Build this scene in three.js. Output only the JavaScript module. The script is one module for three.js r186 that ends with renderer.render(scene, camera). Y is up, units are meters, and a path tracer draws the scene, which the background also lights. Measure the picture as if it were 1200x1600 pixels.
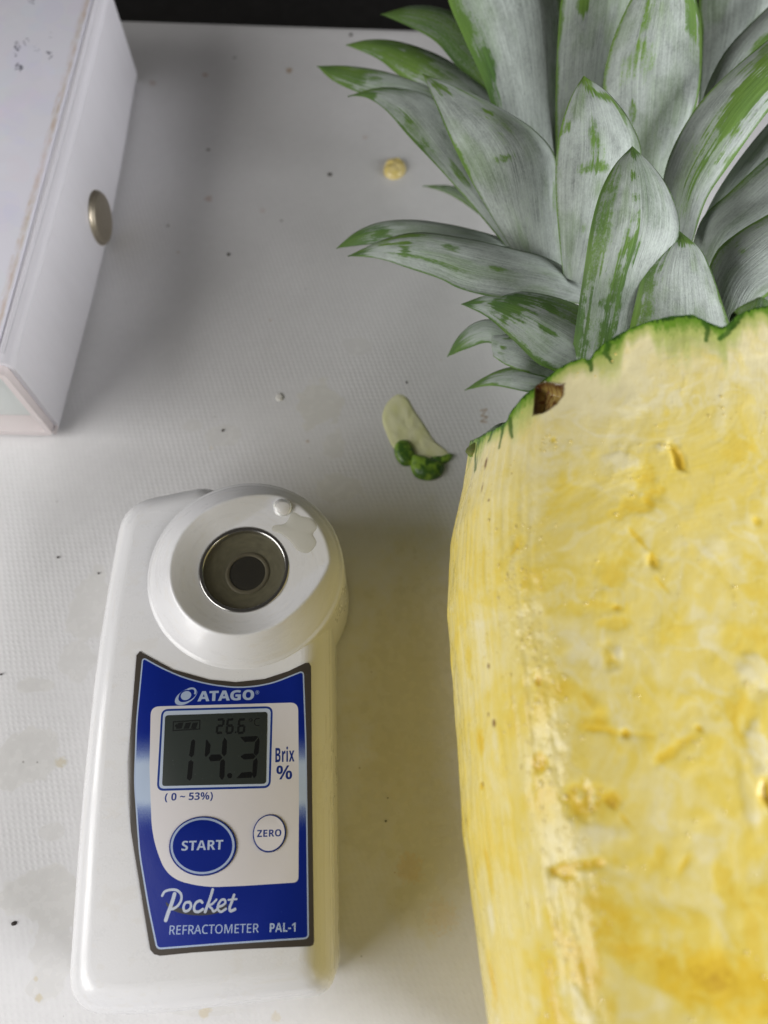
import * as THREE from 'three';
import { RectAreaLightUniformsLib } from 'three/addons/lights/RectAreaLightUniformsLib.js';
import { mergeGeometries, mergeVertices, toCreasedNormals } from 'three/addons/utils/BufferGeometryUtils.js';

// ---------------------------------------------------------------- camera, light, exposure
const MM = 0.001;
const CAM = { H: 195, tilt: 23 * Math.PI / 180, f: 1186 };          // height over the board in mm, lean from straight down, focal length in photo pixels
const scene = new THREE.Scene(), rgbOf = (r, g, b) => new THREE.Color().setRGB(r, g, b);
const camera = new THREE.PerspectiveCamera(2 * Math.atan(800 / CAM.f) * 180 / Math.PI, 0.75, 0.01, 20);
camera.position.set(0, CAM.H * MM, 0);
camera.up.set(0, 0, -1);
camera.lookAt(0, CAM.H * MM - Math.cos(CAM.tilt), -Math.sin(CAM.tilt));
camera.focus = 0.163;
camera.userData.fStop = 11.5;
scene.add(camera);

scene.background = new THREE.Color().setRGB(0.045, 0.042, 0.038);      // the dim room around the worktop
RectAreaLightUniformsLib.init();
const area = (name, color, power, w, h, from, to) => { const l = new THREE.RectAreaLight(color, power, w, h); l.name = name; l.position.set(...from); l.lookAt(...to); scene.add(l); return l; };
area('window_light', rgbOf(1.0, 0.985, 0.965), 5.7, 0.48, 0.26, [-0.46, 0.29, 0.13], [0.0, 0.01, 0.0]);      // daylight from a window on the left
area('second_window_light', rgbOf(0.985, 0.98, 1.0), 11.0, 0.56, 0.36, [0.64, 0.355, 0.21], [-0.02, 0.04, -0.06]);     // cooler window light from the viewer's right

const renderer = new THREE.WebGLRenderer({ antialias: true });
renderer.setSize(768, 1024);
renderer.toneMapping = THREE.LinearToneMapping;
renderer.toneMappingExposure = 1.24;
renderer.shadowMap.enabled = true;

// ---------------------------------------------------------------- helpers
const SIN = Math.sin(CAM.tilt), COS = Math.cos(CAM.tilt);
// point of the place (x right, Y away from the viewer, h up; mm) that lies at height h on the ray of a photo pixel
function pix(px, py, h) {
  const k = (py - 800) / CAM.f, z = (CAM.H - h) / (COS + k * SIN);
  return [(px - 600) / CAM.f * z, z * (SIN - k * COS), h];
}
function toPix(x, Y, h) {
  const z = (CAM.H - h) * COS + Y * SIN, d = (CAM.H - h) * SIN - Y * COS;
  return [600 + CAM.f * x / z, 800 + CAM.f * d / z];
}
const W = (x, Y, h) => new THREE.Vector3(x * MM, h * MM, -Y * MM);
const clamp = (v, a = 0, b = 1) => Math.min(b, Math.max(a, v));
const lerp = (a, b, t) => a + (b - a) * t;
const sstep = (a, b, v) => { const t = clamp((v - a) / (b - a)); return t * t * (3 - 2 * t); };
function rng(seed) { let s = seed >>> 0; return () => { s = (s + 0x6D2B79F5) >>> 0; let t = s; t = Math.imul(t ^ (t >>> 15), t | 1); t ^= t + Math.imul(t ^ (t >>> 7), t | 61); return ((t ^ (t >>> 14)) >>> 0) / 4294967296; }; }
const HASH = new Float32Array(65536); { const r = rng(77); for (let i = 0; i < 65536; i++) HASH[i] = r(); }
function noise(x, y) {                                              // value noise, 0..1
  const ix = Math.floor(x), iy = Math.floor(y), fx = x - ix, fy = y - iy;
  const u = fx * fx * (3 - 2 * fx), v = fy * fy * (3 - 2 * fy);
  const a = (ix & 255) | ((iy & 255) << 8), b = ((ix + 1) & 255) | ((iy & 255) << 8), c = (ix & 255) | (((iy + 1) & 255) << 8), d = ((ix + 1) & 255) | (((iy + 1) & 255) << 8);
  return (HASH[a] * (1 - u) + HASH[b] * u) * (1 - v) + (HASH[c] * (1 - u) + HASH[d] * u) * v;
}
function fbm(x, y, n = 4) { let s = 0, a = 0.5, t = 0; for (let i = 0; i < n; i++) { s += a * noise(x, y); t += a; x = x * 2.03 + 17.3; y = y * 2.03 + 9.1; a *= 0.5; } return s / t; }
function interp(tab, v) { if (v <= tab[0][0]) return tab[0][1]; for (let i = 1; i < tab.length; i++) if (v <= tab[i][0]) return lerp(tab[i - 1][1], tab[i][1], (v - tab[i - 1][0]) / (tab[i][0] - tab[i - 1][0])); return tab[tab.length - 1][1]; }
const toS = (v) => { v = clamp(v); return 255 * (v <= 0.0031308 ? 12.92 * v : 1.055 * Math.pow(v, 1 / 2.4) - 0.055); };
function dataTex(w, h, fill, srgb, wrap = THREE.ClampToEdgeWrapping) {   // fill(i, j) -> [r, g, b] 0..255, row 0 at v = 0
  const d = new Uint8Array(w * h * 4), c = [0, 0, 0];
  for (let j = 0; j < h; j++) for (let i = 0; i < w; i++) { fill(i, j, c); const o = (j * w + i) * 4; d[o] = clamp(c[0], 0, 255); d[o + 1] = clamp(c[1], 0, 255); d[o + 2] = clamp(c[2], 0, 255); d[o + 3] = 255; }
  return texOf(d, w, h, srgb, wrap);
}
function texOf(d, w, h, srgb, wrap = THREE.ClampToEdgeWrapping) {
  const t = new THREE.DataTexture(d, w, h);
  t.magFilter = THREE.LinearFilter; t.minFilter = THREE.LinearFilter; t.wrapS = t.wrapT = wrap;
  if (srgb) t.colorSpace = THREE.SRGBColorSpace;
  t.needsUpdate = true; return t;
}
const rgb = (r, g, b) => new THREE.Color().setRGB(r, g, b);
const std = (o) => new THREE.MeshStandardMaterial(o), phys = (o) => new THREE.MeshPhysicalMaterial(o);
function mesh(name, geo, mat, parent) { const m = new THREE.Mesh(geo, mat); m.name = name; m.castShadow = m.receiveShadow = true; (parent || scene).add(m); return m; }
const taken = {};
function numbered(n) { const k = taken[n] = (taken[n] ?? -1) + 1; return k ? n + '_' + String(k).padStart(3, '0') : n; }
function tag(o, label, category, group, kind) { o.userData.label = label; o.userData.category = category; if (group) o.userData.group = group; if (kind) o.userData.kind = kind; return o; }
function thing(name, label, category, pos = [0, 0, 0], turn = 0, group) { const g = new THREE.Group(); g.name = numbered(name); g.position.copy(W(...pos)); g.rotation.y = turn; scene.add(g); return tag(g, label, category, group); }
// grid of points -> smooth indexed geometry; P(i, j) -> Vector3, rows j, columns i
function gridGeo(ni, nj, P, UV, flip = false) {
  const pos = new Float32Array(ni * nj * 3), uv = new Float32Array(ni * nj * 2), idx = [];
  for (let j = 0; j < nj; j++) for (let i = 0; i < ni; i++) { const o = j * ni + i, p = P(i, j); pos[o * 3] = p.x; pos[o * 3 + 1] = p.y; pos[o * 3 + 2] = p.z; const t = UV ? UV(i, j) : [i / (ni - 1), j / (nj - 1)]; uv[o * 2] = t[0]; uv[o * 2 + 1] = t[1]; }
  for (let j = 0; j < nj - 1; j++) for (let i = 0; i < ni - 1; i++) { const a = j * ni + i, b = a + 1, c = a + ni, d = c + 1; if (flip) idx.push(a, c, b, b, c, d); else idx.push(a, b, c, b, d, c); }
  const g = new THREE.BufferGeometry();
  g.setAttribute('position', new THREE.BufferAttribute(pos, 3)); g.setAttribute('uv', new THREE.BufferAttribute(uv, 2)); g.setIndex(idx); g.computeVertexNormals();
  return g;
}
function smoothClosed(pts, n) { const c = new THREE.CatmullRomCurve3(pts.map((p) => new THREE.Vector3(p[0], p[1], 0)), true, 'centripetal'); return c.getSpacedPoints(n).slice(0, n).map((p) => [p.x, p.y]); }
function roundPoly(pts, rad, seg = 6) {                              // corners [x, y, r?] rounded
  const out = [], n = pts.length;
  for (let i = 0; i < n; i++) {
    const p = pts[i], a = pts[(i + n - 1) % n], b = pts[(i + 1) % n];
    const va = [a[0] - p[0], a[1] - p[1]], vb = [b[0] - p[0], b[1] - p[1]], la = Math.hypot(...va), lb = Math.hypot(...vb), r = Math.min(p[2] ?? rad, la * 0.48, lb * 0.48);
    const A = [p[0] + va[0] / la * r, p[1] + va[1] / la * r], B = [p[0] + vb[0] / lb * r, p[1] + vb[1] / lb * r];
    for (let k = 0; k <= seg; k++) { const t = k / seg, u = 1 - t; out.push([u * u * A[0] + 2 * u * t * p[0] + t * t * B[0], u * u * A[1] + 2 * u * t * p[1] + t * t * B[1]]); }
  }
  return out;
}
function shapeOf(pts) { const s = new THREE.Shape(); pts.forEach((p, i) => (i ? s.lineTo(p[0] * MM, p[1] * MM) : s.moveTo(p[0] * MM, p[1] * MM))); s.closePath(); return s; }
// plan outline (u right, v away; mm) extruded upward from h0 to h1; the extrusion axis becomes y
function slab(pts, h0, h1, bevel = 0, bevelH = bevel, segs = 4, crease = 0.6) {
  let g = new THREE.ExtrudeGeometry(shapeOf(pts), { depth: (h1 - h0 - 2 * bevelH) * MM, bevelEnabled: bevel > 0, bevelSize: bevel * MM, bevelThickness: bevelH * MM, bevelOffset: -bevel * MM, bevelSegments: segs, curveSegments: 8 });
  g.translate(0, 0, (h0 + bevelH) * MM); g.rotateX(-Math.PI / 2);
  if (bevel > 0) g = toCreasedNormals(g, crease);
  return g;
}

// ---------------------------------------------------------------- worktop and cutting board
{
  const tex = dataTex(512, 512, (i, j, c) => { const n = fbm(i * 0.11, j * 0.11, 3), s = noise(i * 0.9, j * 0.9); const v = 9 + 14 * n + (s > 0.93 ? 30 : 0); c[0] = v * 1.03; c[1] = v; c[2] = v; }, true, THREE.RepeatWrapping);
  const g = new THREE.BoxGeometry(1.6, 0.03, 1.6);
  tex.repeat.set(10, 10);
  const m = mesh('countertop', g, std({ map: tex, roughness: 0.45 }));
  m.position.set(0, -0.0275, -0.1); m.userData.kind = 'structure';
  m.userData.label = 'black speckled countertop behind the white cutting board'; m.userData.category = 'countertop';
}
const BT = { x0: -165, Y0: -60, S: 340, N: 2048 };                    // the board's computed surface, mm
{
  const N = BT.N, mmPer = BT.S / N;
  const wet = [], marks = [];
  const E = (px, py, rx, ry, tint, edge = 1) => { const [x, Y] = pix(px, py, 0), a = pix(px + rx, py, 0), b = pix(px, py - ry, 0); wet.push([x, Y, Math.abs(a[0] - x), Math.abs(b[1] - Y), tint, edge]); };
  // films of juice that fill the embossing; widest tints also paint pineapple bounce light
  E(495, 630, 36, 40, 0.9); E(520, 700, 22, 26, 0.5); E(528, 765, 42, 26, 0.6); E(350, 682, 30, 16, 0.35); E(300, 665, 16, 10, 0.3); E(56, 1071, 38, 13, 0.4); E(41, 1184, 48, 52, 0.45); E(95, 1191, 13, 9, 0.9);
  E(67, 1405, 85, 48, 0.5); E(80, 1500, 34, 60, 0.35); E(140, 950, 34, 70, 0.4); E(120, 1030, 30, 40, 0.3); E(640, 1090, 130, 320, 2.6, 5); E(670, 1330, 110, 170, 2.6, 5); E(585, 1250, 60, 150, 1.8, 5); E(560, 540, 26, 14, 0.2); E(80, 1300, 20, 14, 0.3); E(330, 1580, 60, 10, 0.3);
  const M = (px, py, r, col, a) => { const [x, Y] = pix(px, py, 0), q = pix(px + r, py, 0); marks.push([x, Y, Math.abs(q[0] - x), col, a]); };
  const brown = [0.30, 0.17, 0.08], red = [0.36, 0.2, 0.15], dark = [0.06, 0.05, 0.04], tan = [0.55, 0.42, 0.2];
  [[452, 110, 6, brown, .8], [320, 117, 5, red, .6], [325, 311, 7, red, .45], [238, 130, 6, red, .35], [515, 273, 4, dark, .8], [440, 345, 3, dark, .5], [366, 90, 3, dark, .5], [325, 234, 3, dark, .8], [262, 353, 2.5, dark, .6], [410, 330, 6, red, .2], [60, 1560, 6, tan, .5], [55, 1530, 4, tan, .4], [320, 1583, 9, tan, .45], [640, 1358, 22, [0.6, 0.36, 0.12], .35], [690, 1432, 26, [0.66, 0.45, 0.22], .28], [612, 1200, 60, [0.62, 0.5, 0.25], .12], [94, 1192, 8, tan, .35], [570, 215, 5, red, .25], [605, 155, 4, brown, .25], [330, 700, 5, tan, .2], [480, 690, 3, brown, .4], [430, 1590, 8, tan, .3]].forEach((m) => M(...m));
  const r = rng(5);
  for (let i = 0; i < 45; i++) M(r() * 720, 60 + r() * 1540, 0.7 + r() * 1.3, r() < 0.6 ? dark : brown, 0.2 + 0.5 * r());
  const zig = [[750, 642], [760, 640], [752, 650], [761, 652], [751, 659], [760, 660]].map(([a, b]) => pix(a, b, 0));
  const col = new Uint8Array(N * N * 4), bump = new Uint8Array(N * N * 4), rough = new Uint8Array(N * N * 4);
  const base = [0.70, 0.695, 0.70];
  const wetAt = new Float32Array(N * N), tintAt = new Float32Array(N * N);
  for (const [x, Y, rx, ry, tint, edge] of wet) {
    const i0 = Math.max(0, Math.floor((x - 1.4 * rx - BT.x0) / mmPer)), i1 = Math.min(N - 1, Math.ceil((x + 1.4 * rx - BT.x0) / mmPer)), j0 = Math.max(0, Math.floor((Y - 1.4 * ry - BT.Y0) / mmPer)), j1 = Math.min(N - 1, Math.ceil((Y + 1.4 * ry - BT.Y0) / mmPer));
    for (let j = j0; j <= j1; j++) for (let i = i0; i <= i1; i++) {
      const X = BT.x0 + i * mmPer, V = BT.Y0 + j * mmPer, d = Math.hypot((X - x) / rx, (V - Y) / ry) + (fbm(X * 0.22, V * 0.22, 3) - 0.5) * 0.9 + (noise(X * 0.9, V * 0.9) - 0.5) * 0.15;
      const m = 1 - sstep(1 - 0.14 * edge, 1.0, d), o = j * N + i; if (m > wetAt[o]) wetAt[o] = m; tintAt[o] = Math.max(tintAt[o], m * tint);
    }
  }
  for (let j = 0; j < N; j++) for (let i = 0; i < N; i++) {
    const o = j * N + i, X = BT.x0 + i * mmPer, V = BT.Y0 + j * mmPer;
    const jt = (noise(X * 0.5, V * 0.5) - 0.5) * 0.3, a = X + 0.33 * V + jt, b = V / 1.37 + (noise(X * 0.4 + 40, V * 0.4) - 0.5) * 0.2;
    const row = Math.floor(b), fb = b - row - 0.5, fa = ((a / 1.47) % 1 + 1) % 1 - 0.5;
    const worn = 0.35 + 0.65 * sstep(0.35, 0.6, fbm(X * 0.035 + 3, V * 0.035, 3));
    const dot = Math.exp(-(fa * fa * 14 + fb * fb * 9)), w = wetAt[o];
    const hgt = 90 + dot * 120 * worn * (1 - 0.93 * w) + (fbm(X * 2.2, V * 2.2, 2) - 0.5) * 26 * (1 - 0.8 * w) + w * 25;
    bump[o * 4] = bump[o * 4 + 1] = bump[o * 4 + 2] = clamp(hgt, 0, 255); bump[o * 4 + 3] = 255;
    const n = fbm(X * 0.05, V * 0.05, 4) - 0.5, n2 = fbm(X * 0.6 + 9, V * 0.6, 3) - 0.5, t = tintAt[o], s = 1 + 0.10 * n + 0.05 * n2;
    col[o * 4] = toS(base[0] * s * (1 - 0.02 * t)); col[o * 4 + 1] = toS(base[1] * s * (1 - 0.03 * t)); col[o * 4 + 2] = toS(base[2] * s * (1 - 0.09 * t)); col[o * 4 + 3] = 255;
    const rg = 255 * clamp(0.47 + 0.25 * n2 - 0.22 * w, 0.12, 0.9); rough[o * 4] = rough[o * 4 + 1] = rough[o * 4 + 2] = rg; rough[o * 4 + 3] = 255;
  }
  const paint = (x, Y, R, c, al, f) => { const i0 = Math.floor((x - R - BT.x0) / mmPer), j0 = Math.floor((Y - R - BT.Y0) / mmPer), n = Math.ceil(2 * R / mmPer) + 1; for (let j = Math.max(0, j0); j <= Math.min(N - 1, j0 + n); j++) for (let i = Math.max(0, i0); i <= Math.min(N - 1, i0 + n); i++) { const X = BT.x0 + i * mmPer, V = BT.Y0 + j * mmPer, m = al * f(X, V); if (m <= 0) continue; const o = (j * N + i) * 4; for (let k = 0; k < 3; k++) col[o + k] = lerp(col[o + k], toS(c[k]), m); } };
  for (const [x, Y, R, c, al] of marks) paint(x, Y, R * 1.6, c, al * 0.7, (X, V) => 1 - sstep(0.55, 1.15, Math.hypot(X - x, V - Y) / R + (fbm(X * 1.6, V * 1.6, 3) - 0.5) * 1.1));
  for (let k = 0; k < zig.length - 1; k++) for (let t = 0; t < 1; t += 0.1) { const x = lerp(zig[k][0], zig[k + 1][0], t), Y = lerp(zig[k][1], zig[k + 1][1], t); paint(x, Y, 0.5, brown, 0.16, (X, V) => 1 - sstep(0.15, 0.45, Math.hypot(X - x, V - Y))); }
  const pts = roundPoly([[-175, -120], [175, -120], [178, 262], [-178, 276]].map(([x, Y]) => { const a = pix(190, 31, 0), b = pix(620, 45, 0); return Y > 0 ? [x, a[1] + (b[1] - a[1]) / (b[0] - a[0]) * (x - a[0])] : [x, Y]; }), 12, 8);
  const g = slab(pts, -12, 0, 1.2, 1.2, 4);
  const p = g.attributes.position, uv = g.attributes.uv;
  for (let i = 0; i < p.count; i++) uv.setXY(i, (p.getX(i) / MM - BT.x0) / BT.S, (-p.getZ(i) / MM - BT.Y0) / BT.S);
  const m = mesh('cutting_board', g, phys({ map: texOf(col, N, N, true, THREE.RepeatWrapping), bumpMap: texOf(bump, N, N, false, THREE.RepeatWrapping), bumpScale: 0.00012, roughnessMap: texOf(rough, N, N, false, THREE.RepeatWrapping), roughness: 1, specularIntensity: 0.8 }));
  tag(m, 'large white plastic cutting board with fine embossed dots and juice stains', 'cutting board');
}

// ---------------------------------------------------------------- white case with snap button
{
  const A = pix(97, 681, 0), B = pix(218, 128, 0), len = Math.hypot(B[0] - A[0], B[1] - A[1]), ang = Math.atan2(B[0] - A[0], B[1] - A[1]);
  const g = thing('storage_case', 'white vinyl covered case with a round metal snap button on its side', 'case', [A[0], A[1], 0], -ang);
  // local: x right (0 = side face, negative into the case), y up, z = -distance along the case
  const HT = 35, WD = 95;
  const vinylTex = (seed) => dataTex(512, 512, (i, j, c) => { const n = fbm(i * 0.02 + seed, j * 0.02, 4) - 0.5, q = fbm(i * 0.2, j * 0.2 + seed, 2) - 0.5, s = 1 + 0.07 * n + 0.03 * q; c[0] = toS(0.70 * s); c[1] = toS(0.69 * s); c[2] = toS(0.735 * s); }, true, THREE.RepeatWrapping);
  const vinylBump = dataTex(256, 256, (i, j, c) => { c[0] = c[1] = c[2] = 128 + 90 * (fbm(i * 0.12, j * 0.12, 3) - 0.5); }, false, THREE.RepeatWrapping);
  const vinyl = phys({ map: vinylTex(3), bumpMap: vinylBump, bumpScale: 0.0002, roughness: 0.38, clearcoat: 0.25, clearcoatRoughness: 0.3 });
  const pinkish = std({ color: rgb(0.66, 0.60, 0.60), roughness: 0.5 });
  // outer cover: closed profile ring swept along the length, bowed a little outwards half way
  const prof = roundPoly([[0, 0.2, 4], [0.3, HT, 3.2], [-WD, HT, 3], [-WD, 0.2, 3]], 3, 8), inner = roundPoly([[-1.3, 1.5, 2.6], [-1.1, HT - 1.3, 2], [-WD + 1.3, HT - 1.3, 2], [-WD + 1.3, 1.5, 2]], 2, 8), np = prof.length;
  const bow = (s) => 2.4 * Math.sin(Math.PI * clamp(s / len)) ** 1.2;
  const pt = (P, k, s, dx = 0) => { const [x, y] = P[(k + np) % np], f = clamp(1 + x / 18), side = Math.exp(-Math.pow((y - 10) / 14, 2)) * 0.75 + 0.25; return new THREE.Vector3((x + dx + bow(s) * f * side) * MM, y * MM, -s * MM); };
  const NS = 60, tube = (P, s0, s1, flip) => gridGeo(np + 1, NS + 1, (i, j) => pt(P, i, lerp(s0, s1, j / NS)), (i, j) => [i / np * 2.6, j / NS * 1.5], flip);
  const ring = (s, flip) => gridGeo(np + 1, 2, (i, j) => pt(j ? inner : prof, i, s), null, flip);
  mesh('cover', mergeGeometries([tube(prof, 1.6, len, false), tube(inner, 1.6, len, true), ring(1.6, true), ring(len, false)]), vinyl, g);
  // inner shell that stands out a little at the end, and the recessed end panel
  const p2 = roundPoly([[-1.45, 1.65, 2.4], [-1.25, HT - 1.45, 2], [-WD + 1.45, HT - 1.45, 2], [-WD + 1.45, 1.65, 2]], 2, 8), i2 = roundPoly([[-3.2, 3.6, 1], [-3.0, HT - 3.2, 1], [-WD + 3.2, HT - 3.2, 1], [-WD + 3.2, 3.6, 1]], 1, 8);
  const t2 = (P, s0, s1, flip) => gridGeo(np + 1, NS + 1, (i, j) => pt(P, i, lerp(s0, s1, j / NS)), null, flip), r2 = (s, flip) => gridGeo(np + 1, 2, (i, j) => pt(j ? i2 : p2, i, s), null, flip);
  mesh('inner_shell', mergeGeometries([t2(p2, -0.9, len - 1, false), t2(i2, -0.9, len - 1, true), r2(-0.9, true)]), pinkish, g);
  const bead = (x, y, s0, s1, r, name, mat) => { const c = new THREE.CatmullRomCurve3(Array.from({ length: 20 }, (_, i) => { const s = lerp(s0, s1, i / 19); return new THREE.Vector3((x + bow(s) * 0.3) * MM, y * MM, -s * MM); })); return mesh(name, new THREE.TubeGeometry(c, 60, r * MM, 8), mat, g); };
  bead(-0.1, HT - 2.5, 5.5, len - 2, 0.55, 'lid_seam', vinyl);
  bead(-2.6, HT - 0.35, 4.2, len - 2, 0.75, 'lid_bead', vinyl);
  bead(-0.75, 3.0, -0.9, 1.7, 0.5, 'edge_trim', pinkish);
  const panel = mesh('end_panel', new THREE.BoxGeometry((WD - 6.6) * MM, (HT - 7) * MM, 0.002), std({ color: rgb(0.60, 0.64, 0.63), roughness: 0.35 }), g);
  panel.position.set(-(WD / 2) * MM, (HT / 2 + 0.2) * MM, -0.0055);
  // top sheet of the lid with its stain line and scuffs
  {
    const w = WD - 8, cv = document.createElement('canvas'); cv.width = 1024; cv.height = 1600; const x = cv.getContext('2d'), sx = 1024 / w, sy = 1600 / len;
    x.fillStyle = 'rgb(216,215,224)'; x.fillRect(0, 0, 1024, 1600);
    const r = rng(12);
    for (let i = 0; i < 500; i++) { x.fillStyle = `rgba(${190 + r() * 50},${190 + r() * 50},${205 + r() * 45},0.06)`; x.beginPath(); x.ellipse(r() * 1024, r() * 1600, 10 + r() * 60, 10 + r() * 60, r() * 3, 0, 7); x.fill(); }
    for (let i = 0; i < 900; i++) { const t = r(), Y = t * 1600; x.fillStyle = `rgba(170,140,105,${0.02 + 0.05 * r() * (0.4 + 0.6 * noise(t * 14, 2))})`; x.beginPath(); x.ellipse(1024 - 7 - Math.abs(r() + r() - 1) * 26, Y, 2 + r() * 5, 6 + r() * 26, 0, 0, 7); x.fill(); }
    const L = (px, py) => { const q = pix(px, py, HT), dx = q[0] - A[0], dy = q[1] - A[1], a = dx * Math.cos(ang) - dy * Math.sin(ang), s = dx * Math.sin(ang) + dy * Math.cos(ang); return [1024 + (a + 3.6) * sx, 1600 - s * sy]; };
    for (const [px, py, n, rr] of [[28, 75, 14, 3], [31, 108, 14, 3.5], [42, 68, 8, 2.5], [58, 78, 5, 1.5], [78, 90, 10, 3], [82, 60, 4, 1.5], [24, 92, 6, 2], [50, 4, 10, 3]]) for (let i = 0; i < n; i++) { const [a, b] = L(px + (r() - .5) * 9, py + (r() - .5) * 14); x.fillStyle = `rgba(90,90,100,${0.25 + 0.4 * r()})`; x.beginPath(); x.ellipse(a, b, rr * (0.5 + r()), rr * (1 + 2 * r()), r() * 3, 0, 7); x.fill(); }
    const t = new THREE.CanvasTexture(cv); t.colorSpace = THREE.SRGBColorSpace;
    const sheet = slab(roundPoly([[-w - 3.6, 2], [-3.6, 2], [-3.6, len - 2], [-w - 3.6, len - 2]], 2, 5), HT, HT + 0.5, 0.25, 0.25, 3), p = sheet.attributes.position, uv = sheet.attributes.uv;
    for (let i = 0; i < p.count; i++) uv.setXY(i, (p.getX(i) / MM + w + 3.6) / w, -p.getZ(i) / MM / len);
    mesh('lid_sheet', sheet, phys({ map: t, roughness: 0.35, clearcoat: 0.3, bumpMap: vinylBump, bumpScale: 0.0001 }), g);
  }
  // snap button on the side
  const bp = [[0, 1.5], [3, 1.48], [6, 1.36], [7.2, 1.15], [7.7, 0.8], [7.85, 0.45], [7.7, 0.1], [8.2, 0.1], [8.3, -0.6]].map(([r, y]) => new THREE.Vector2(r * MM, y * MM)).reverse();
  const bt = dataTex(256, 256, (i, j, c) => { const n = fbm(i * 0.05, j * 0.3, 3); c[0] = c[1] = c[2] = 60 + 110 * n; });
  const btn = mesh('snap_button', new THREE.LatheGeometry(bp, 48), std({ color: rgb(0.48, 0.43, 0.34), metalness: 1, roughness: 1, roughnessMap: bt }), g);
  const bq = pix(157, 345, 9.3), dY = (bq[0] - A[0]) * Math.sin(ang) + (bq[1] - A[1]) * Math.cos(ang);
  btn.rotation.z = -Math.PI / 2; btn.position.set((bow(dY) * 0.98 - 0.1) * MM, 10.4 * MM, -dY * MM);
}

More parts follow.
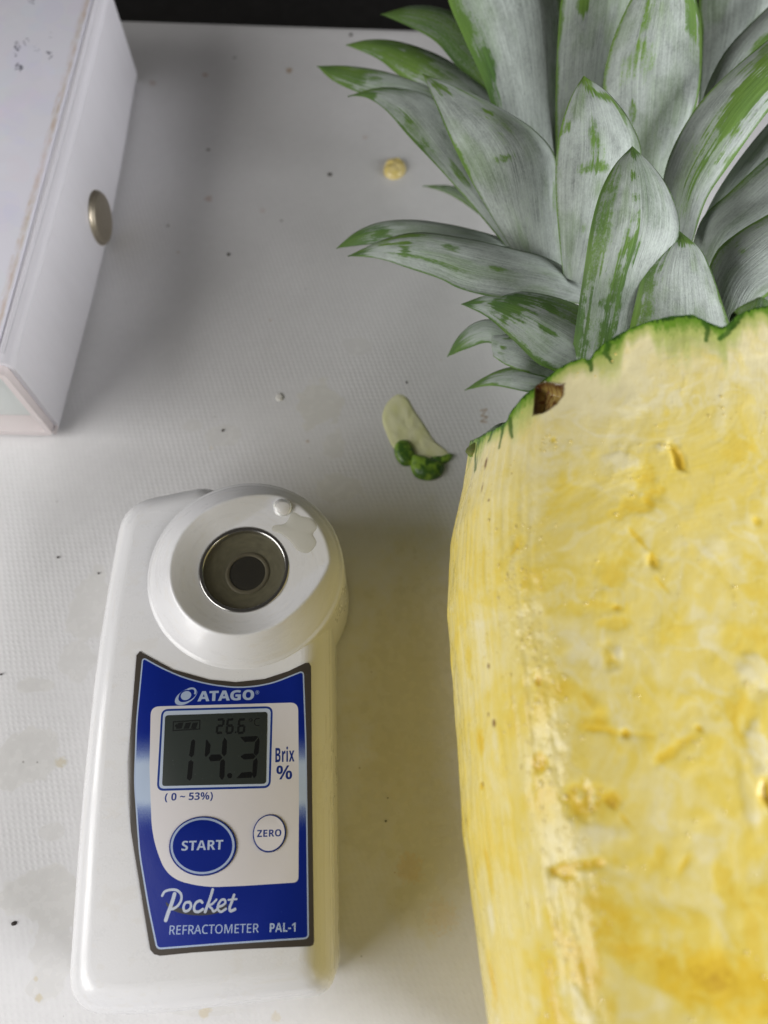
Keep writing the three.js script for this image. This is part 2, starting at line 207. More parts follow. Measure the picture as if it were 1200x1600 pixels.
// ---------------------------------------------------------------- pocket refractometer
{
  const O = [-38, 22], rot = 2.5 * Math.PI / 180, cr = Math.cos(rot), sr = Math.sin(rot);
  const g = thing('pocket_refractometer', 'white digital pocket refractometer with blue control label and round sample well', 'refractometer', [O[0], O[1], 0], rot);
  const loc = (x, Y) => { const a = x - O[0], b = Y - O[1]; return [a * cr + b * sr, -a * sr + b * cr]; };
  const L = (px, py, h) => { const q = pix(px, py, h); return loc(q[0], q[1]); };
  const TOP = 27;
  const white = phys({ map: dataTex(1024, 1024, (i, j, c) => { const sp = noise(i * 0.32 + 5, j * 0.32), sm = sstep(0.62, 0.8, fbm(i * 0.012, j * 0.02, 4)), k = (sp > 0.992 ? 0.5 : 1) * (1 - 0.025 * sm); c[0] = toS(0.83 * k); c[1] = toS(0.83 * k * (1 - 0.01 * sm)); c[2] = toS(0.845 * k * (1 - 0.03 * sm)); }, true, THREE.RepeatWrapping), roughness: 1, roughnessMap: dataTex(512, 512, (i, j, c) => { c[0] = c[1] = c[2] = 255 * clamp(0.32 + 0.45 * (fbm(i * 0.015, j * 0.03, 4) - 0.5) + 0.1 * (noise(i * 0.3, j * 0.3) - 0.5), 0.12, 0.7); }, false, THREE.RepeatWrapping), clearcoat: 0.35, clearcoatRoughness: 0.15, bumpMap: dataTex(512, 512, (i, j, c) => { c[0] = c[1] = c[2] = 128 + 70 * (fbm(i * 0.025, j * 0.025, 4) - 0.5) + 18 * (noise(i * 0.4, j * 0.4) - 0.5); }, false, THREE.RepeatWrapping), bumpScale: 0.00012 });
  const corner = [[-61.8, -32.8, 8], [-45, -32.5, 6], [-28, -30.9, 6], [-9.6, -29.2, 4.5], [-11.2, 12, 8], [-12.6, 52, 5], [-22, 70, 5], [-44, 81.0, 4], [-65.4, 76, 8], [-66.5, 40, 20], [-65.0, 5, 20]].map(([x, Y, r]) => [...loc(x, Y), r]);
  const insetPoly = (P, d) => P.map((p, i) => { const a = P[(i + P.length - 1) % P.length], b = P[(i + 1) % P.length], e1 = [p[0] - a[0], p[1] - a[1]], e2 = [b[0] - p[0], b[1] - p[1]], l1 = Math.hypot(...e1), l2 = Math.hypot(...e2), n1 = [-e1[1] / l1, e1[0] / l1], n2 = [-e2[1] / l2, e2[0] / l2], k = d / (1 + n1[0] * n2[0] + n1[1] * n2[1]); return [p[0] + (n1[0] + n2[0]) * k, p[1] + (n1[1] + n2[1]) * k, Math.max(p[2] - d * 0.55, 2.5)]; });
  {
    const NB = 16, prof = [[1.6, 0.4], [0.5, 1.0], [0, 2.2], [0, 8]]; for (let k = 0; k <= NB; k++) { const e = k / NB * Math.PI / 2; prof.push([6.4 * (1 - Math.cos(e)), TOP - 9 + 9 * Math.sin(e)]); }
    const rings = prof.map(([d]) => roundPoly(insetPoly(corner, d), 5, 8)), n = rings[0].length;
    const V3 = (p, h) => new THREE.Vector3(p[0] * MM, h * MM, -p[1] * MM);
    const wall = gridGeo(n + 1, rings.length, (i, j) => V3(rings[j][i % n], prof[j][1]), (i, j) => [i / n * 7, j * 0.05]);
    const cap = (pts, h, dn) => { const q = new THREE.ShapeGeometry(shapeOf(pts)); q.rotateX(-Math.PI / 2); q.translate(0, h * MM, 0); if (dn) { const ix = q.index.array; for (let i = 0; i < ix.length; i += 3) { const t = ix[i]; ix[i] = ix[i + 1]; ix[i + 1] = t; } q.computeVertexNormals(); } const p = q.attributes.position, uv = q.attributes.uv; for (let i = 0; i < p.count; i++) uv.setXY(i, p.getX(i) / 0.05, p.getZ(i) / 0.05); return q; };
    mesh('body', mergeGeometries([wall, cap(rings[rings.length - 1], TOP), cap(rings[0], 0.4, true)]), white, g);
  }
  // sample stage: a ring with a channel that opens to one side
  const C = loc(-32.2, 56.2), RO = 22.0, RP = 10.2, HP = 29.0, ax = Math.cos(36 * Math.PI / 180 - rot), ay = Math.sin(36 * Math.PI / 180 - rot);
  const stageH = (u, v) => {
    const r = Math.hypot(u, v), al = u * ax + v * ay, pe = Math.abs(-u * ay + v * ax), rho = al > 0 ? pe * 0.96 + 0.04 * r : r;
    const t = Math.max(0, rho - RP) / 6.2, bowl = HP + 3.2 * Math.pow(t, 1.2) + (al > 0 ? 0.022 * al : 0), out = 27.4 + 4.6 * Math.pow(clamp((RO - r) / 5.6, 0, 3), 0.9) ;
    const k = 0.35, hh = clamp(0.5 + 0.5 * (out - bowl) / k); return lerp(out, bowl, hh) - k * hh * (1 - hh);
  };
  {
    const NA = 192, NR = 44, rr = (j) => (j <= NR ? lerp(RP - 0.6, RO, j / NR) : RO);
    const geo = gridGeo(NA + 1, NR + 10, (i, j) => {
      const a = i / NA * 2 * Math.PI; let r = rr(Math.min(j, NR)), h = stageH(r * Math.cos(a), r * Math.sin(a));
      if (j > NR) { const q = (j - NR) / 9, top = stageH(RO * Math.cos(a), RO * Math.sin(a)); if (q < 0.45) { const e = q / 0.45 * Math.PI / 2; r = RO + 0.9 * Math.sin(e); h = top - 1.1 * (1 - Math.cos(e)); } else { r = RO + 0.9; h = lerp(top - 1.1, 1.2, (q - 0.45) / 0.55); } }
      return new THREE.Vector3((C[0] + r * Math.cos(a)) * MM, h * MM, -(C[1] + r * Math.sin(a)) * MM);
    }, (i, j) => [i / NA * 3, j / NR]);
    mesh('sample_stage', geo, white, g);
  }
  const at = (m, x, v, h) => { m.position.set(x * MM, h * MM, -v * MM); return m; };
  const lathe = (pts, n = 96) => new THREE.LatheGeometry(pts.map(([r, y]) => new THREE.Vector2(r * MM, y * MM)), n);
  at(mesh('prism_ring', lathe([[9.0, -1.4], [9.35, 0.05], [9.6, 0.3], [10.1, 0.36], [10.45, 0.2], [10.55, -0.6]]), std({ color: rgb(0.52, 0.51, 0.49), metalness: 1, roughness: 0.18 }), g), C[0], C[1], HP);
  const well = mesh('prism_well', lathe([[0, -1.8], [4.0, -1.8], [4.3, -1.75], [4.5, -1.7], [5.6, -1.6], [9.4, -0.8]]), std({ roughness: 0.6, map: dataTex(256, 256, (i, j, c) => { const n = 0.75 + 0.5 * fbm(i * 0.12, j * 0.12, 3); c[0] = toS(0.13 * n); c[1] = toS(0.125 * n); c[2] = toS(0.092 * n); }, true) }), g); at(well, C[0], C[1], HP);
  const eye = mesh('light_port', lathe([[0, 0.15], [3.9, 0.15], [4.15, 0]]), std({ roughness: 0.8, map: dataTex(128, 128, (i, j, c) => { const n = noise(i * 0.6, j * 0.6); const v = 0.006 + (n > 0.9 ? 0.03 : 0.006 * n); c[0] = toS(v * 1.1); c[1] = toS(v); c[2] = toS(v * 0.9); }, true) }), g); at(eye, C[0] + 0.5, C[1] - 0.5, HP - 1.72);
  const halo = mesh('port_rim', lathe([[4.15, 0], [4.25, 0.35], [5.0, 0.35], [5.1, 0]]), std({ color: rgb(0.13, 0.12, 0.095), roughness: 0.5 }), g); at(halo, C[0] + 0.5, C[1] - 0.5, HP - 1.7);
  at(mesh('prism_glass', lathe([[0, -0.15], [9.3, -0.15]]), phys({ color: rgb(0.92, 0.90, 0.82), transmission: 1, thickness: 0, roughness: 0.3, ior: 1.5 }), g), C[0], C[1], HP);

  // control label: printed film with a dark rim
  const LH = TOP + 0.02, outer = [[218.7, 1017.5], [224, 1021], [269.7, 1046], [327, 1062], [368.5, 1066], [413, 1061], [450, 1049], [477, 1036], [483, 1035.5], [486, 1041], [488, 1255], [490.8, 1471], [489.5, 1476.5], [484.5, 1478.5], [381, 1483], [300, 1488.5], [250.6, 1493.5], [241, 1491], [235, 1484], [217.5, 1382.5], [205, 1300], [201, 1255], [199.8, 1191], [207.5, 1095.6], [213.5, 1024]].map(([a, b]) => L(a, b, LH));
  const us = outer.map((p) => p[0]), vs = outer.map((p) => p[1]), LB = { u0: Math.min(...us) - 0.5, u1: Math.max(...us) + 0.5, v0: Math.min(...vs) - 0.5, v1: Math.max(...vs) + 0.5 };
  const K = 26, cw = Math.ceil((LB.u1 - LB.u0) * K), ch = Math.ceil((LB.v1 - LB.v0) * K);
  const canvasOf = () => { const c = document.createElement('canvas'); c.width = cw; c.height = ch; return c; };
  const cc = (px, py) => { const [u, v] = L(px, py, LH); return [(u - LB.u0) * K, (LB.v1 - v) * K]; };
  const path = (x, pts, close = true) => { x.beginPath(); pts.forEach((p, i) => { const [a, b] = cc(...p); i ? x.lineTo(a, b) : x.moveTo(a, b); }); if (close) x.closePath(); };
  const pathR = (x, pts, r) => { path(x, roundPoly(pts, r, 10)); };
  const text = (x, str, l, r, cap, font, fill, extra = 0) => {          // baseline from l to r (photo pixels), cap height in photo pixels
    const a = cc(...l), b = cc(...r), t = cc(l[0], l[1] - cap), h = Math.hypot(t[0] - a[0], t[1] - a[1]), w = Math.hypot(b[0] - a[0], b[1] - a[1]);
    x.save(); x.translate(a[0], a[1]); x.rotate(Math.atan2(b[1] - a[1], b[0] - a[0])); x.font = font.replace('$', (h / 0.72).toFixed(1)); x.textBaseline = 'alphabetic';
    const m = x.measureText(str).width; x.scale(w / m, 1); x.fillStyle = fill; x.fillText(str, 0, 0); if (extra) { x.strokeStyle = fill; x.lineWidth = extra; x.strokeText(str, 0, 0); } x.restore();
  };
  const BLUE = 'rgb(0,34,138)', PALE = 'rgb(178,194,222)', SILK = 'rgb(226,222,224)';
  const cv = canvasOf(), x = cv.getContext('2d');
  x.fillStyle = 'rgb(72,66,60)'; x.fillRect(0, 0, cw, ch);
  const innerPts = [[223.5, 1028], [250, 1043], [285.6, 1059], [327, 1070], [368.5, 1075], [400, 1073], [429, 1067], [474, 1049], [478, 1159], [481.8, 1466], [349, 1474.5], [246, 1482.5], [233, 1420], [218.7, 1334.7], [210.7, 1223], [214, 1127.5]];
  const innerR = innerPts.map((p, i) => [...p, [0, 7, 9, 11].includes(i) ? 7 : 18]);
  pathR(x, innerR, 6); x.fillStyle = BLUE; x.fill();
  x.save(); x.clip();
  { const r = rng(4); for (let py = 1110; py < 1345; py += 1.55) for (let px = 200, o = 0; px < 490; px += 1.55) { const inL = px < 245, inR = px > 462; if (!inL && !inR) continue; const d = Math.abs(py - 1222) / 92; const q = clamp(1 - d) ** 1.35; const [a, b] = cc(px + (Math.round(py / 1.55) % 2) * 0.78, py); x.fillStyle = 'rgb(186,202,226)'; x.beginPath(); x.arc(a, b, 5.2 * q, 0, 7); x.fill(); } }
  x.restore();
  pathR(x, innerR, 6); x.strokeStyle = PALE; x.lineWidth = 8; x.stroke();
  // white field
  pathR(x, [[236, 1104.5, 14], [466, 1098, 13], [467.5, 1240, 2], [466.5, 1379, 9], [380, 1384.5, 2], [318, 1387, 50], [262, 1372, 50], [238, 1310, 50], [234, 1200, 2]], 10); x.fillStyle = SILK; x.fill();
  // display frame
  pathR(x, [[254, 1110, 10], [425, 1105.5, 10], [421.5, 1230, 10], [247, 1234.5, 10]], 10); x.fillStyle = 'rgb(196,208,226)'; x.fill(); x.strokeStyle = 'rgb(18,54,140)'; x.lineWidth = 11; x.stroke();
  // maker's name and swirl
  { const e = (px, py, rx, ry, ro, a0 = 0, a1 = 7) => { const [a, b] = cc(px, py), [c] = cc(px + 1, py); const s = c - a; x.beginPath(); x.ellipse(a, b, rx * s, ry * s, ro, a0, a1); };
    x.fillStyle = PALE; e(291, 1089, 18.5, 10.5, -0.5); x.fill(); x.fillStyle = BLUE; e(293.5, 1087, 15, 8.6, -0.45); x.fill(); x.fillStyle = PALE; e(291, 1087.3, 8.2, 7.0, -0.3); x.fill(); x.strokeStyle = PALE; x.lineWidth = 11; e(295, 1086, 12, 7.6, -0.7, -1.3, 0.9); x.stroke(); x.strokeStyle = BLUE; x.lineWidth = 6; e(290.5, 1088, 10, 8.2, -0.3, 2.6, 6.6); x.stroke(); }
  text(x, 'ATAGO', [309.5, 1096.2], [398, 1093.6], 15, 'bold $px sans-serif', PALE, 3);
  text(x, '®', [398.8, 1085.5], [405.5, 1085.2], 6, '$px sans-serif', PALE);
  text(x, 'Brix', [429, 1191.6], [460.3, 1190], 22.5, 'bold $px sans-serif', 'rgb(14,44,128)');
  text(x, '%', [431, 1218.5], [457.5, 1217.4], 21.5, 'bold $px sans-serif', 'rgb(14,44,128)');
  text(x, '( 0 ~ 53%)', [257, 1251.6], [333.4, 1249.4], 11.5, 'bold $px sans-serif', 'rgb(14,44,128)');
  // script word, drawn as brush strokes over a grey oval
  { const z = (X, Y) => cc(230 + X / 4.444, 1360 + Y / 4.444);
    const [ea, eb] = z(345, 232), [ec] = z(346, 232), sc = ec - ea; x.save(); x.translate(ea, eb); x.rotate(0.09); x.fillStyle = 'rgb(66,66,74)'; x.beginPath(); x.ellipse(0, 0, 215 * sc, 72 * sc, 0, 0, 7); x.fill(); x.fillStyle = BLUE; x.beginPath(); x.ellipse(-6 * sc, -34 * sc, 232 * sc, 74 * sc, 0, 0, 7); x.fill(); x.restore();
    x.strokeStyle = 'rgb(196,204,220)'; x.lineCap = x.lineJoin = 'round';
    const st = (w, pts) => { const c = new THREE.CatmullRomCurve3(pts.map((p) => new THREE.Vector3(...z(...p), 0))).getPoints(60); x.lineWidth = w * sc; x.beginPath(); c.forEach((p, i) => (i ? x.lineTo(p.x, p.y) : x.moveTo(p.x, p.y))); x.stroke(); };
    st(17, [[106, 176], [122, 150], [160, 136], [205, 138], [236, 165], [238, 205], [215, 245], [180, 268], [160, 268]]); st(26, [[192, 165], [180, 205], [163, 255], [146, 300], [131, 346]]);
    st(17, [[296, 220], [268, 226], [254, 255], [262, 283], [288, 278], [306, 250], [300, 226], [290, 222]]);
    st(18, [[384, 224], [372, 212], [345, 222], [328, 252], [332, 282], [356, 288], [388, 270]]);
    st(20, [[456, 134], [440, 190], [422, 240], [404, 288]]); st(15, [[482, 204], [455, 232], [432, 246], [452, 268], [462, 286], [484, 272]]);
    st(16, [[490, 254], [520, 246], [544, 226], [540, 206], [520, 204], [496, 236], [492, 268], [512, 288], [548, 268]]);
    st(19, [[604, 172], [588, 222], [574, 262], [580, 282], [612, 270]]); st(13, [[566, 206], [622, 200]]); }
  text(x, 'REFRACTOMETER', [263, 1460.4], [404.6, 1457.2], 14, '$px sans-serif', PALE);
  text(x, 'PAL-1', [420, 1456.6], [464.5, 1455.4], 14, 'bold $px sans-serif', PALE);
  x.fillStyle = 'rgba(200,205,215,0.5)'; { const r = rng(9); for (let i = 0; i < 90; i++) { x.beginPath(); x.arc(r() * cw, r() * ch, 0.8 + r() * 2.2, 0, 7); x.globalAlpha = 0.15 + 0.3 * r(); x.fill(); } x.globalAlpha = 1; }
  const film = (t) => phys({ map: t, roughness: 0.33, clearcoat: 0.35, clearcoatRoughness: 0.2, bumpMap: filmBump, bumpScale: 0.00006 });
  const filmBump = dataTex(512, 512, (i, j, c) => { c[0] = c[1] = c[2] = 128 + 90 * (fbm(i * 0.03, j * 0.03, 4) - 0.5) + 20 * (noise(i * 0.5, j * 0.5) - 0.5); });
  const tx = new THREE.CanvasTexture(cv); tx.colorSpace = THREE.SRGBColorSpace;
  const plate = (name, pts, h0, h1, mat, parent, bev = 0.12) => { const q = slab(pts, h0, h1, bev, bev, 2, 0.5), p = q.attributes.position, uv = q.attributes.uv; for (let i = 0; i < p.count; i++) uv.setXY(i, (p.getX(i) / MM - LB.u0) * K / cw, (-p.getZ(i) / MM - LB.v0) * K / ch); return mesh(name, q, mat, parent); };
  const label = plate('control_label', outer, TOP - 0.3, TOP + 0.25, film(tx), g);
  // display
  {
    const c2 = canvasOf(), y = c2.getContext('2d'); y.fillStyle = 'rgb(52,58,55)'; y.fillRect(0, 0, cw, ch);  // dark grey-green fill stands in for a dark reflection on the glass
    const z = (X, Y) => [240 + X / 5, 1060 + Y / 5];
    const poly = (pts, fill) => { path(y, pts.map((p) => z(...p))); y.fillStyle = fill; y.fill(); };
    const INK = 'rgb(17,19,20)';
    poly([[298, 492], [314, 478], [328, 492], [318, 600], [300, 620], [280, 604]], INK); poly([[294, 640], [314, 655], [302, 780], [286, 802], [263, 786], [276, 655]], INK);
    poly([[412, 486], [420, 480], [448, 522], [442, 585], [412, 618], [402, 604]], INK); poly([[432, 622], [452, 598], [522, 596], [540, 622], [520, 646], [446, 650]], INK); poly([[556, 464], [576, 490], [572, 590], [554, 612], [534, 592], [540, 500]], INK); poly([[546, 630], [560, 650], [556, 770], [538, 796], [516, 770], [522, 652]], INK);
    poly(Array.from({ length: 20 }, (_, i) => [597 + 20 * Math.cos(i / 20 * 6.283), 762 + 21 * Math.sin(i / 20 * 6.283)]), INK);
    poly([[678, 460], [800, 452], [820, 458], [790, 496], [714, 500]], INK); poly([[826, 462], [830, 500], [822, 585], [804, 608], [784, 590], [796, 500]], INK); poly([[680, 612], [712, 592], [778, 588], [800, 612], [780, 632], [706, 636]], INK); poly([[806, 624], [816, 650], [806, 760], [786, 782], [772, 760], [780, 648]], INK); poly([[650, 782], [690, 738], [762, 732], [776, 744], [766, 778]], INK);
    const ln = (pts, w) => { path(y, pts.map((p) => z(...p)), false); y.lineWidth = w; y.strokeStyle = 'rgb(24,27,27)'; y.lineCap = 'butt'; y.stroke(); };
    path(y, [[158, 342], [364, 330], [362, 398], [156, 410]].map((p) => z(...p))); y.lineWidth = 7; y.strokeStyle = 'rgb(30,33,33)'; y.stroke();
    for (const s of [0, 58, 112]) poly([[178 + s, 398], [196 + s, 350], [238 + s, 346], [222 + s, 395]], 'rgb(26,29,29)'); poly([[166, 372], [190, 352], [186, 398]], 'rgb(26,29,29)');
    const seg = (ox, on) => { const S = { a: [[8, 326], [52, 322]], b: [[54, 326], [50, 368]], c: [[49, 376], [44, 424]], d: [[0, 430], [42, 426]], e: [[4, 378], [0, 426]], f: [[10, 330], [5, 370]], g: [[6, 374], [48, 371]] }; for (const k of on) ln(S[k].map(([a, b]) => [a + ox, b]), 13); };
    seg(496, 'abged'); seg(572, 'afgedc'); seg(662, 'afgedc'); poly([[638, 418], [650, 417], [649, 430], [637, 431]], 'rgb(24,27,27)');
    text(y, '°C', [388, 1135.6], [406.6, 1134.8], 12.5, '$px sans-serif', 'rgb(28,31,31)');
    { const r = rng(21); y.fillStyle = 'rgb(150,155,155)'; for (let i = 0; i < 40; i++) { const [a, b] = cc(255 + r() * 160, 1115 + r() * 110); y.globalAlpha = 0.08 + 0.12 * r(); y.beginPath(); y.arc(a, b, 1 + r() * 2, 0, 7); y.fill(); } y.globalAlpha = 1; }
    const t2 = new THREE.CanvasTexture(c2); t2.colorSpace = THREE.SRGBColorSpace;
    const d = plate('display', roundPoly([[258.5, 1118, 5], [418, 1112.5, 5], [415.8, 1224.8, 5], [253.7, 1228.5, 5]], 5, 6).map(([a, b]) => L(a, b, LH)), TOP + 0.1, TOP + 0.34, phys({ map: t2, roughness: 0.22, clearcoat: 0.6, clearcoatRoughness: 0.1 }), g, 0.05);
    d.userData.label = 'dark display reading 14.3 with 26.6 degrees above it';
  }
  // keys: slightly raised in the film
  {
    const key = (name, px, py, rx, ry, ro, draw) => {
      const c3 = canvasOf(), y = c3.getContext('2d'), [a, b] = cc(px, py), s = cc(px + 1, py)[0] - a; y.fillStyle = SILK; y.fillRect(0, 0, cw, ch); draw(y, a, b, s);
      const t = new THREE.CanvasTexture(c3); t.colorSpace = THREE.SRGBColorSpace; const pts = [];
      for (let i = 0; i < 64; i++) { const q = i / 64 * 2 * Math.PI, X = rx * s * Math.cos(q), Y = ry * s * Math.sin(q), cx = a + X * Math.cos(ro) - Y * Math.sin(ro), cy = b + X * Math.sin(ro) + Y * Math.cos(ro); pts.push([cx / K + LB.u0, LB.v1 - cy / K]); }
      plate(name, pts.reverse(), TOP + 0.1, TOP + 0.62, film(t), g, 0.3);
    };
    key('start_key', 317.5, 1321.5, 52.8, 42.5, 0.16, (y, a, b, s) => { const e = (rx, ry, f) => { y.fillStyle = f; y.beginPath(); y.ellipse(a, b, rx * s, ry * s, 0.16, 0, 7); y.fill(); }; e(54, 44, 'rgb(8,40,136)'); e(50.2, 40.2, 'rgb(176,192,222)'); e(46.6, 37, BLUE); text(y, 'START', [283.4, 1329.4], [349.6, 1327.4], 15, 'bold $px sans-serif', 'rgb(190,202,226)'); });
    key('zero_key', 421.4, 1302, 26, 27.5, 0, (y, a, b, s) => { y.fillStyle = 'rgb(14,44,128)'; y.beginPath(); y.ellipse(a, b, 26.4 * s, 28 * s, 0, 0, 7); y.fill(); y.fillStyle = SILK; y.beginPath(); y.ellipse(a, b, 24 * s, 25.4 * s, 0, 0, 7); y.fill(); text(y, 'ZERO', [402, 1308.4], [441, 1307], 11, 'bold $px sans-serif', 'rgb(14,44,128)'); });
  }
  // juice left on the stage (things of their own, lying in the device's well)
  const film3 = (name, lab, cat, pts, top, hOf, mat) => {               // lens-shaped puddle over a curved base
    const N = 48, P = smoothClosed(pts, N), cx = P.reduce((s, p) => s + p[0], 0) / N, cy = P.reduce((s, p) => s + p[1], 0) / N;
    const geo = gridGeo(N + 1, 10, (i, j) => { const p = P[i % N], t = 1 - j / 9, X = lerp(cx, p[0], t), Y = lerp(cy, p[1], t); const q = loc(X, Y); return W(X, Y, hOf(q[0], q[1]) - 0.06 + top * Math.sqrt(1 - t * t * 0.999)); });
    const m = mesh(numbered(name), geo, mat); return tag(m, lab, cat);
  };
  const juice = phys({ color: rgb(0.95, 0.93, 0.82), transmission: 1, thickness: 0.001, ior: 1.34, roughness: 0.03 }), milk = phys({ color: rgb(0.90, 0.89, 0.83), roughness: 0.12, clearcoat: 1, transmission: 0.6, thickness: 0 });
  const sh = (u, v) => stageH(u - C[0], v - C[1]);
  const PP = (list) => list.map(([a, b]) => pix(a, b, 29).slice(0, 2));
  film3('pulp_drop', 'small round whitish pulp drop in the upper part of the sample well', 'pulp drop', PP([[427, 790], [432, 783], [443, 781], [455, 787], [457, 796], [451, 805], [440, 808], [430, 802]]), 1.7, sh, phys({ color: rgb(0.97, 0.96, 0.93), transmission: 0.75, thickness: 0.002, ior: 1.34, roughness: 0.12 }));
  film3('juice_film', 'thin film of cloudy juice spread beside the prism of the refractometer', 'juice film', PP([[425, 822], [445, 818], [458, 800], [470, 806], [492, 812], [497, 826], [490, 835], [496, 850], [482, 866], [466, 862], [452, 846], [436, 834], [424, 830]]), 0.35, sh, milk);
}

// ---------------------------------------------------------------- pineapple
{
  const g = thing('pineapple', 'peeled pineapple lying on the board, sliced flat on top, leafy crown attached', 'pineapple', [68, 60, 0]);
  const org = W(68, 60, 0);
  const P3 = (x, Y, h) => W(x, Y, h).sub(org);
  const AX = 68;
  const section = new THREE.CatmullRomCurve3([[60, 0.6], [38, 5], [23, 19], [15.6, 38], [13.2, 52], [14.6, 64.5], [18.6, 74.5], [25.5, 81], [34, 84.3], [52, 86.6], [75, 87.4], [100, 86], [114, 80], [122, 66], [123, 50], [112, 22], [92, 5]].map(([a, b]) => new THREE.Vector3(a, b, 0)), true, 'centripetal');
  section.arcLengthDivisions = 2000;
  const PER = section.getLength(), xl = [[-75, 34], [-60, 25], [-45, 20], [-27, 16.6], [0, 13.9], [22, 13.2], [40, 12.4], [54, 13.6], [66, 16.4], [77, 18.4], [100, 24]];
  const TAB = 1600, sec = Array.from({ length: TAB + 1 }, (_, i) => section.getPointAt(i / TAB));
  const C2 = (u) => { const q = ((u / PER) % 1 + 1) % 1 * TAB, i = Math.floor(q), t = q - i, a = sec[i], b = sec[Math.min(TAB, i + 1)]; return [lerp(a.x, b.x, t), lerp(a.y, b.y, t)]; };
  const S = (u, Y) => { const c = C2(u), s = (AX - interp(xl, Y)) / (AX - 13.2), dropY = Math.max(0, -Y - 25) * 0.25; return [AX + (c[0] - AX) * s, Y, c[1] * (1 - dropY / 100)]; };
  // the rind edge along the top of the cut, traced in the photograph
  const edgePx = [[735, 690], [748, 683], [762, 676], [778, 668], [792, 658], [797, 645], [806, 632], [818, 620], [836, 606], [850, 594], [868, 580], [890, 567], [912, 560], [921, 566], [928, 552], [940, 540], [960, 527], [980, 517], [1002, 508], [1025, 500], [1050, 494], [1080, 492], [1100, 500], [1112, 508], [1126, 512], [1138, 508], [1148, 496], [1162, 488], [1180, 482], [1200, 478], [1230, 480], [1270, 490], [1330, 520], [1400, 580]];
  const yEdge = (px) => interp(edgePx, px);
  const NU = 520, u0 = 0;
  const topY = new Float32Array(NU + 1);
  for (let i = 0; i <= NU; i++) { const u = i / NU * PER; let Y = 40; for (; Y < 120; Y += 0.2) { const [px, py] = toPix(...S(u, Y)); if (py < yEdge(px)) break; } topY[i] = Math.min(Y, 97); }
  { // lower flank and underside take the boundary of the visible flank
    let iA = 0; for (let i = 0; i <= NU; i++) { const c = C2(i / NU * PER); if (c[1] < 50 && c[0] < 60) iA = i; }
    for (let i = 0; i <= iA; i++) topY[i] = topY[iA + 1] + (noise(i * 0.2, 3) - 0.5) * 2;
    let iB = NU; for (let i = NU; i >= 0; i--) { const c = C2(i / NU * PER); if (c[0] > 110) iB = i; }
    for (let i = iB; i <= NU; i++) topY[i] = lerp(topY[iB - 1], topY[0], sstep(iB, NU, i));
  }
  const TY = (u) => { const q = clamp(u / PER, 0, 1) * NU, i = Math.min(NU - 1, Math.floor(q)); return lerp(topY[i], topY[i + 1], q - i); };
  // photo pixel -> (u, Y) on the flesh
  const uOf = (px, py) => { let best = [0, 0], bd = 1e9; for (let i = 40; i < 330; i++) { const u = i / NU * PER; let a = -70, b = 100; for (let k = 0; k < 18; k++) { const m = (a + b) / 2; if (toPix(...S(u, m))[1] > py) a = m; else b = m; } const d = Math.abs(toPix(...S(u, a))[0] - px); const [x, , h] = S(u, a); if (h > 45 && d < bd) { bd = d; best = [u, a]; } } return best; };
  // ---- tissue map: amberness, relief and rind colour laid out in (u, Y) millimetres
  const T = { u0: C2Find(0), uS: 165, Y0: -70, YS: 175, N: 2048 };
  function C2Find() { for (let i = 0; i < TAB; i++) if (sec[i].y > 14 && sec[i].x < 40) return i / TAB * PER; return 0; }
  const feats = [];                                                 // [u, Y, ru, rY, rot, amber, depth(mm), soft]
  const F = (px, py, rx, ry, rot, amber, depth = 0, soft = 0.5) => { const [u, Y] = uOf(px, py); feats.push([u, Y, rx * 0.098, ry * 0.105, -rot * Math.PI / 180, Math.min(amber, 1.35), depth, depth >= 1 ? Math.max(soft, 0.8) : soft]); };
  F(1010, 752, 18, 40, 0, 0.75, 0.5, .5); F(995, 790, 48, 20, -8, 0.7, 0.4, .6); F(890, 775, 55, 24, -20, 0.5, 0.2, .7); F(972, 722, 28, 24, 0, -0.9, -0.5, .35); F(985, 640, 24, 26, 0, -0.6, -0.3, .5); F(960, 600, 90, 40, 0, -0.5, 0, .8); F(1045, 690, 14, 22, -20, -0.4, 0, .5); F(1060, 716, 7, 26, -18, 1.5, 2.4, .35);
  F(1034, 700, 10, 10, 0, -0.8, -0.6, .5); F(1022, 878, 10, 14, -20, 1.7, 2.2, .4); F(1002, 848, 4, 40, -32, 0.8, 0.8, .6); F(1034, 912, 3, 22, -30, 0.8, 0.5, .6); F(958, 888, 40, 30, -20, 0.7, 0.3, .7); F(975, 1035, 70, 30, 0, -0.3, 0, .8); F(953, 1031, 11, 19, -15, 1.3, 2.0, .35); F(966, 1022, 8, 12, 0, -0.9, -0.5, .5);
  F(900, 1085, 36, 20, 20, 0.5, 0.2, .7); F(915, 1130, 40, 14, -8, 0.7, 0.3, .6); F(975, 1147, 7, 6, 0, 1.6, 1.3, .5); F(955, 1143, 45, 5, 8, 0.6, 0.5, .6); F(1090, 1139, 5, 5, 0, 1.4, 0.8, .5); F(840, 1065, 5, 7, 0, 1.6, 0.8, .5); F(963, 975, 20, 10, 0, 0.6, 0.4, .6); F(962, 950, 7, 4, 0, 1.4, 1.0, .5); F(1110, 985, 26, 30, 0, -0.6, -0.2, .8); F(1060, 970, 40, 24, -30, 0.4, 0, .8); F(1160, 1000, 44, 26, 0, 0.5, 0, .8); F(1190, 940, 26, 60, 0, 0.6, 0, .8);
  F(1184, 1048, 26, 18, 0, -1.0, -0.9, .3); F(1185, 1165, 14, 36, 10, -1.3, -0.8, .4); F(1170, 1250, 8, 40, 0, -0.7, -0.5, .5); F(1197, 1248, 8, 20, 0, 1.9, 2.6, .4); F(1150, 1110, 30, 40, 0, 0.5, 0, .8); F(1050, 1175, 34, 6, -32, 0.7, 0.4, .6);
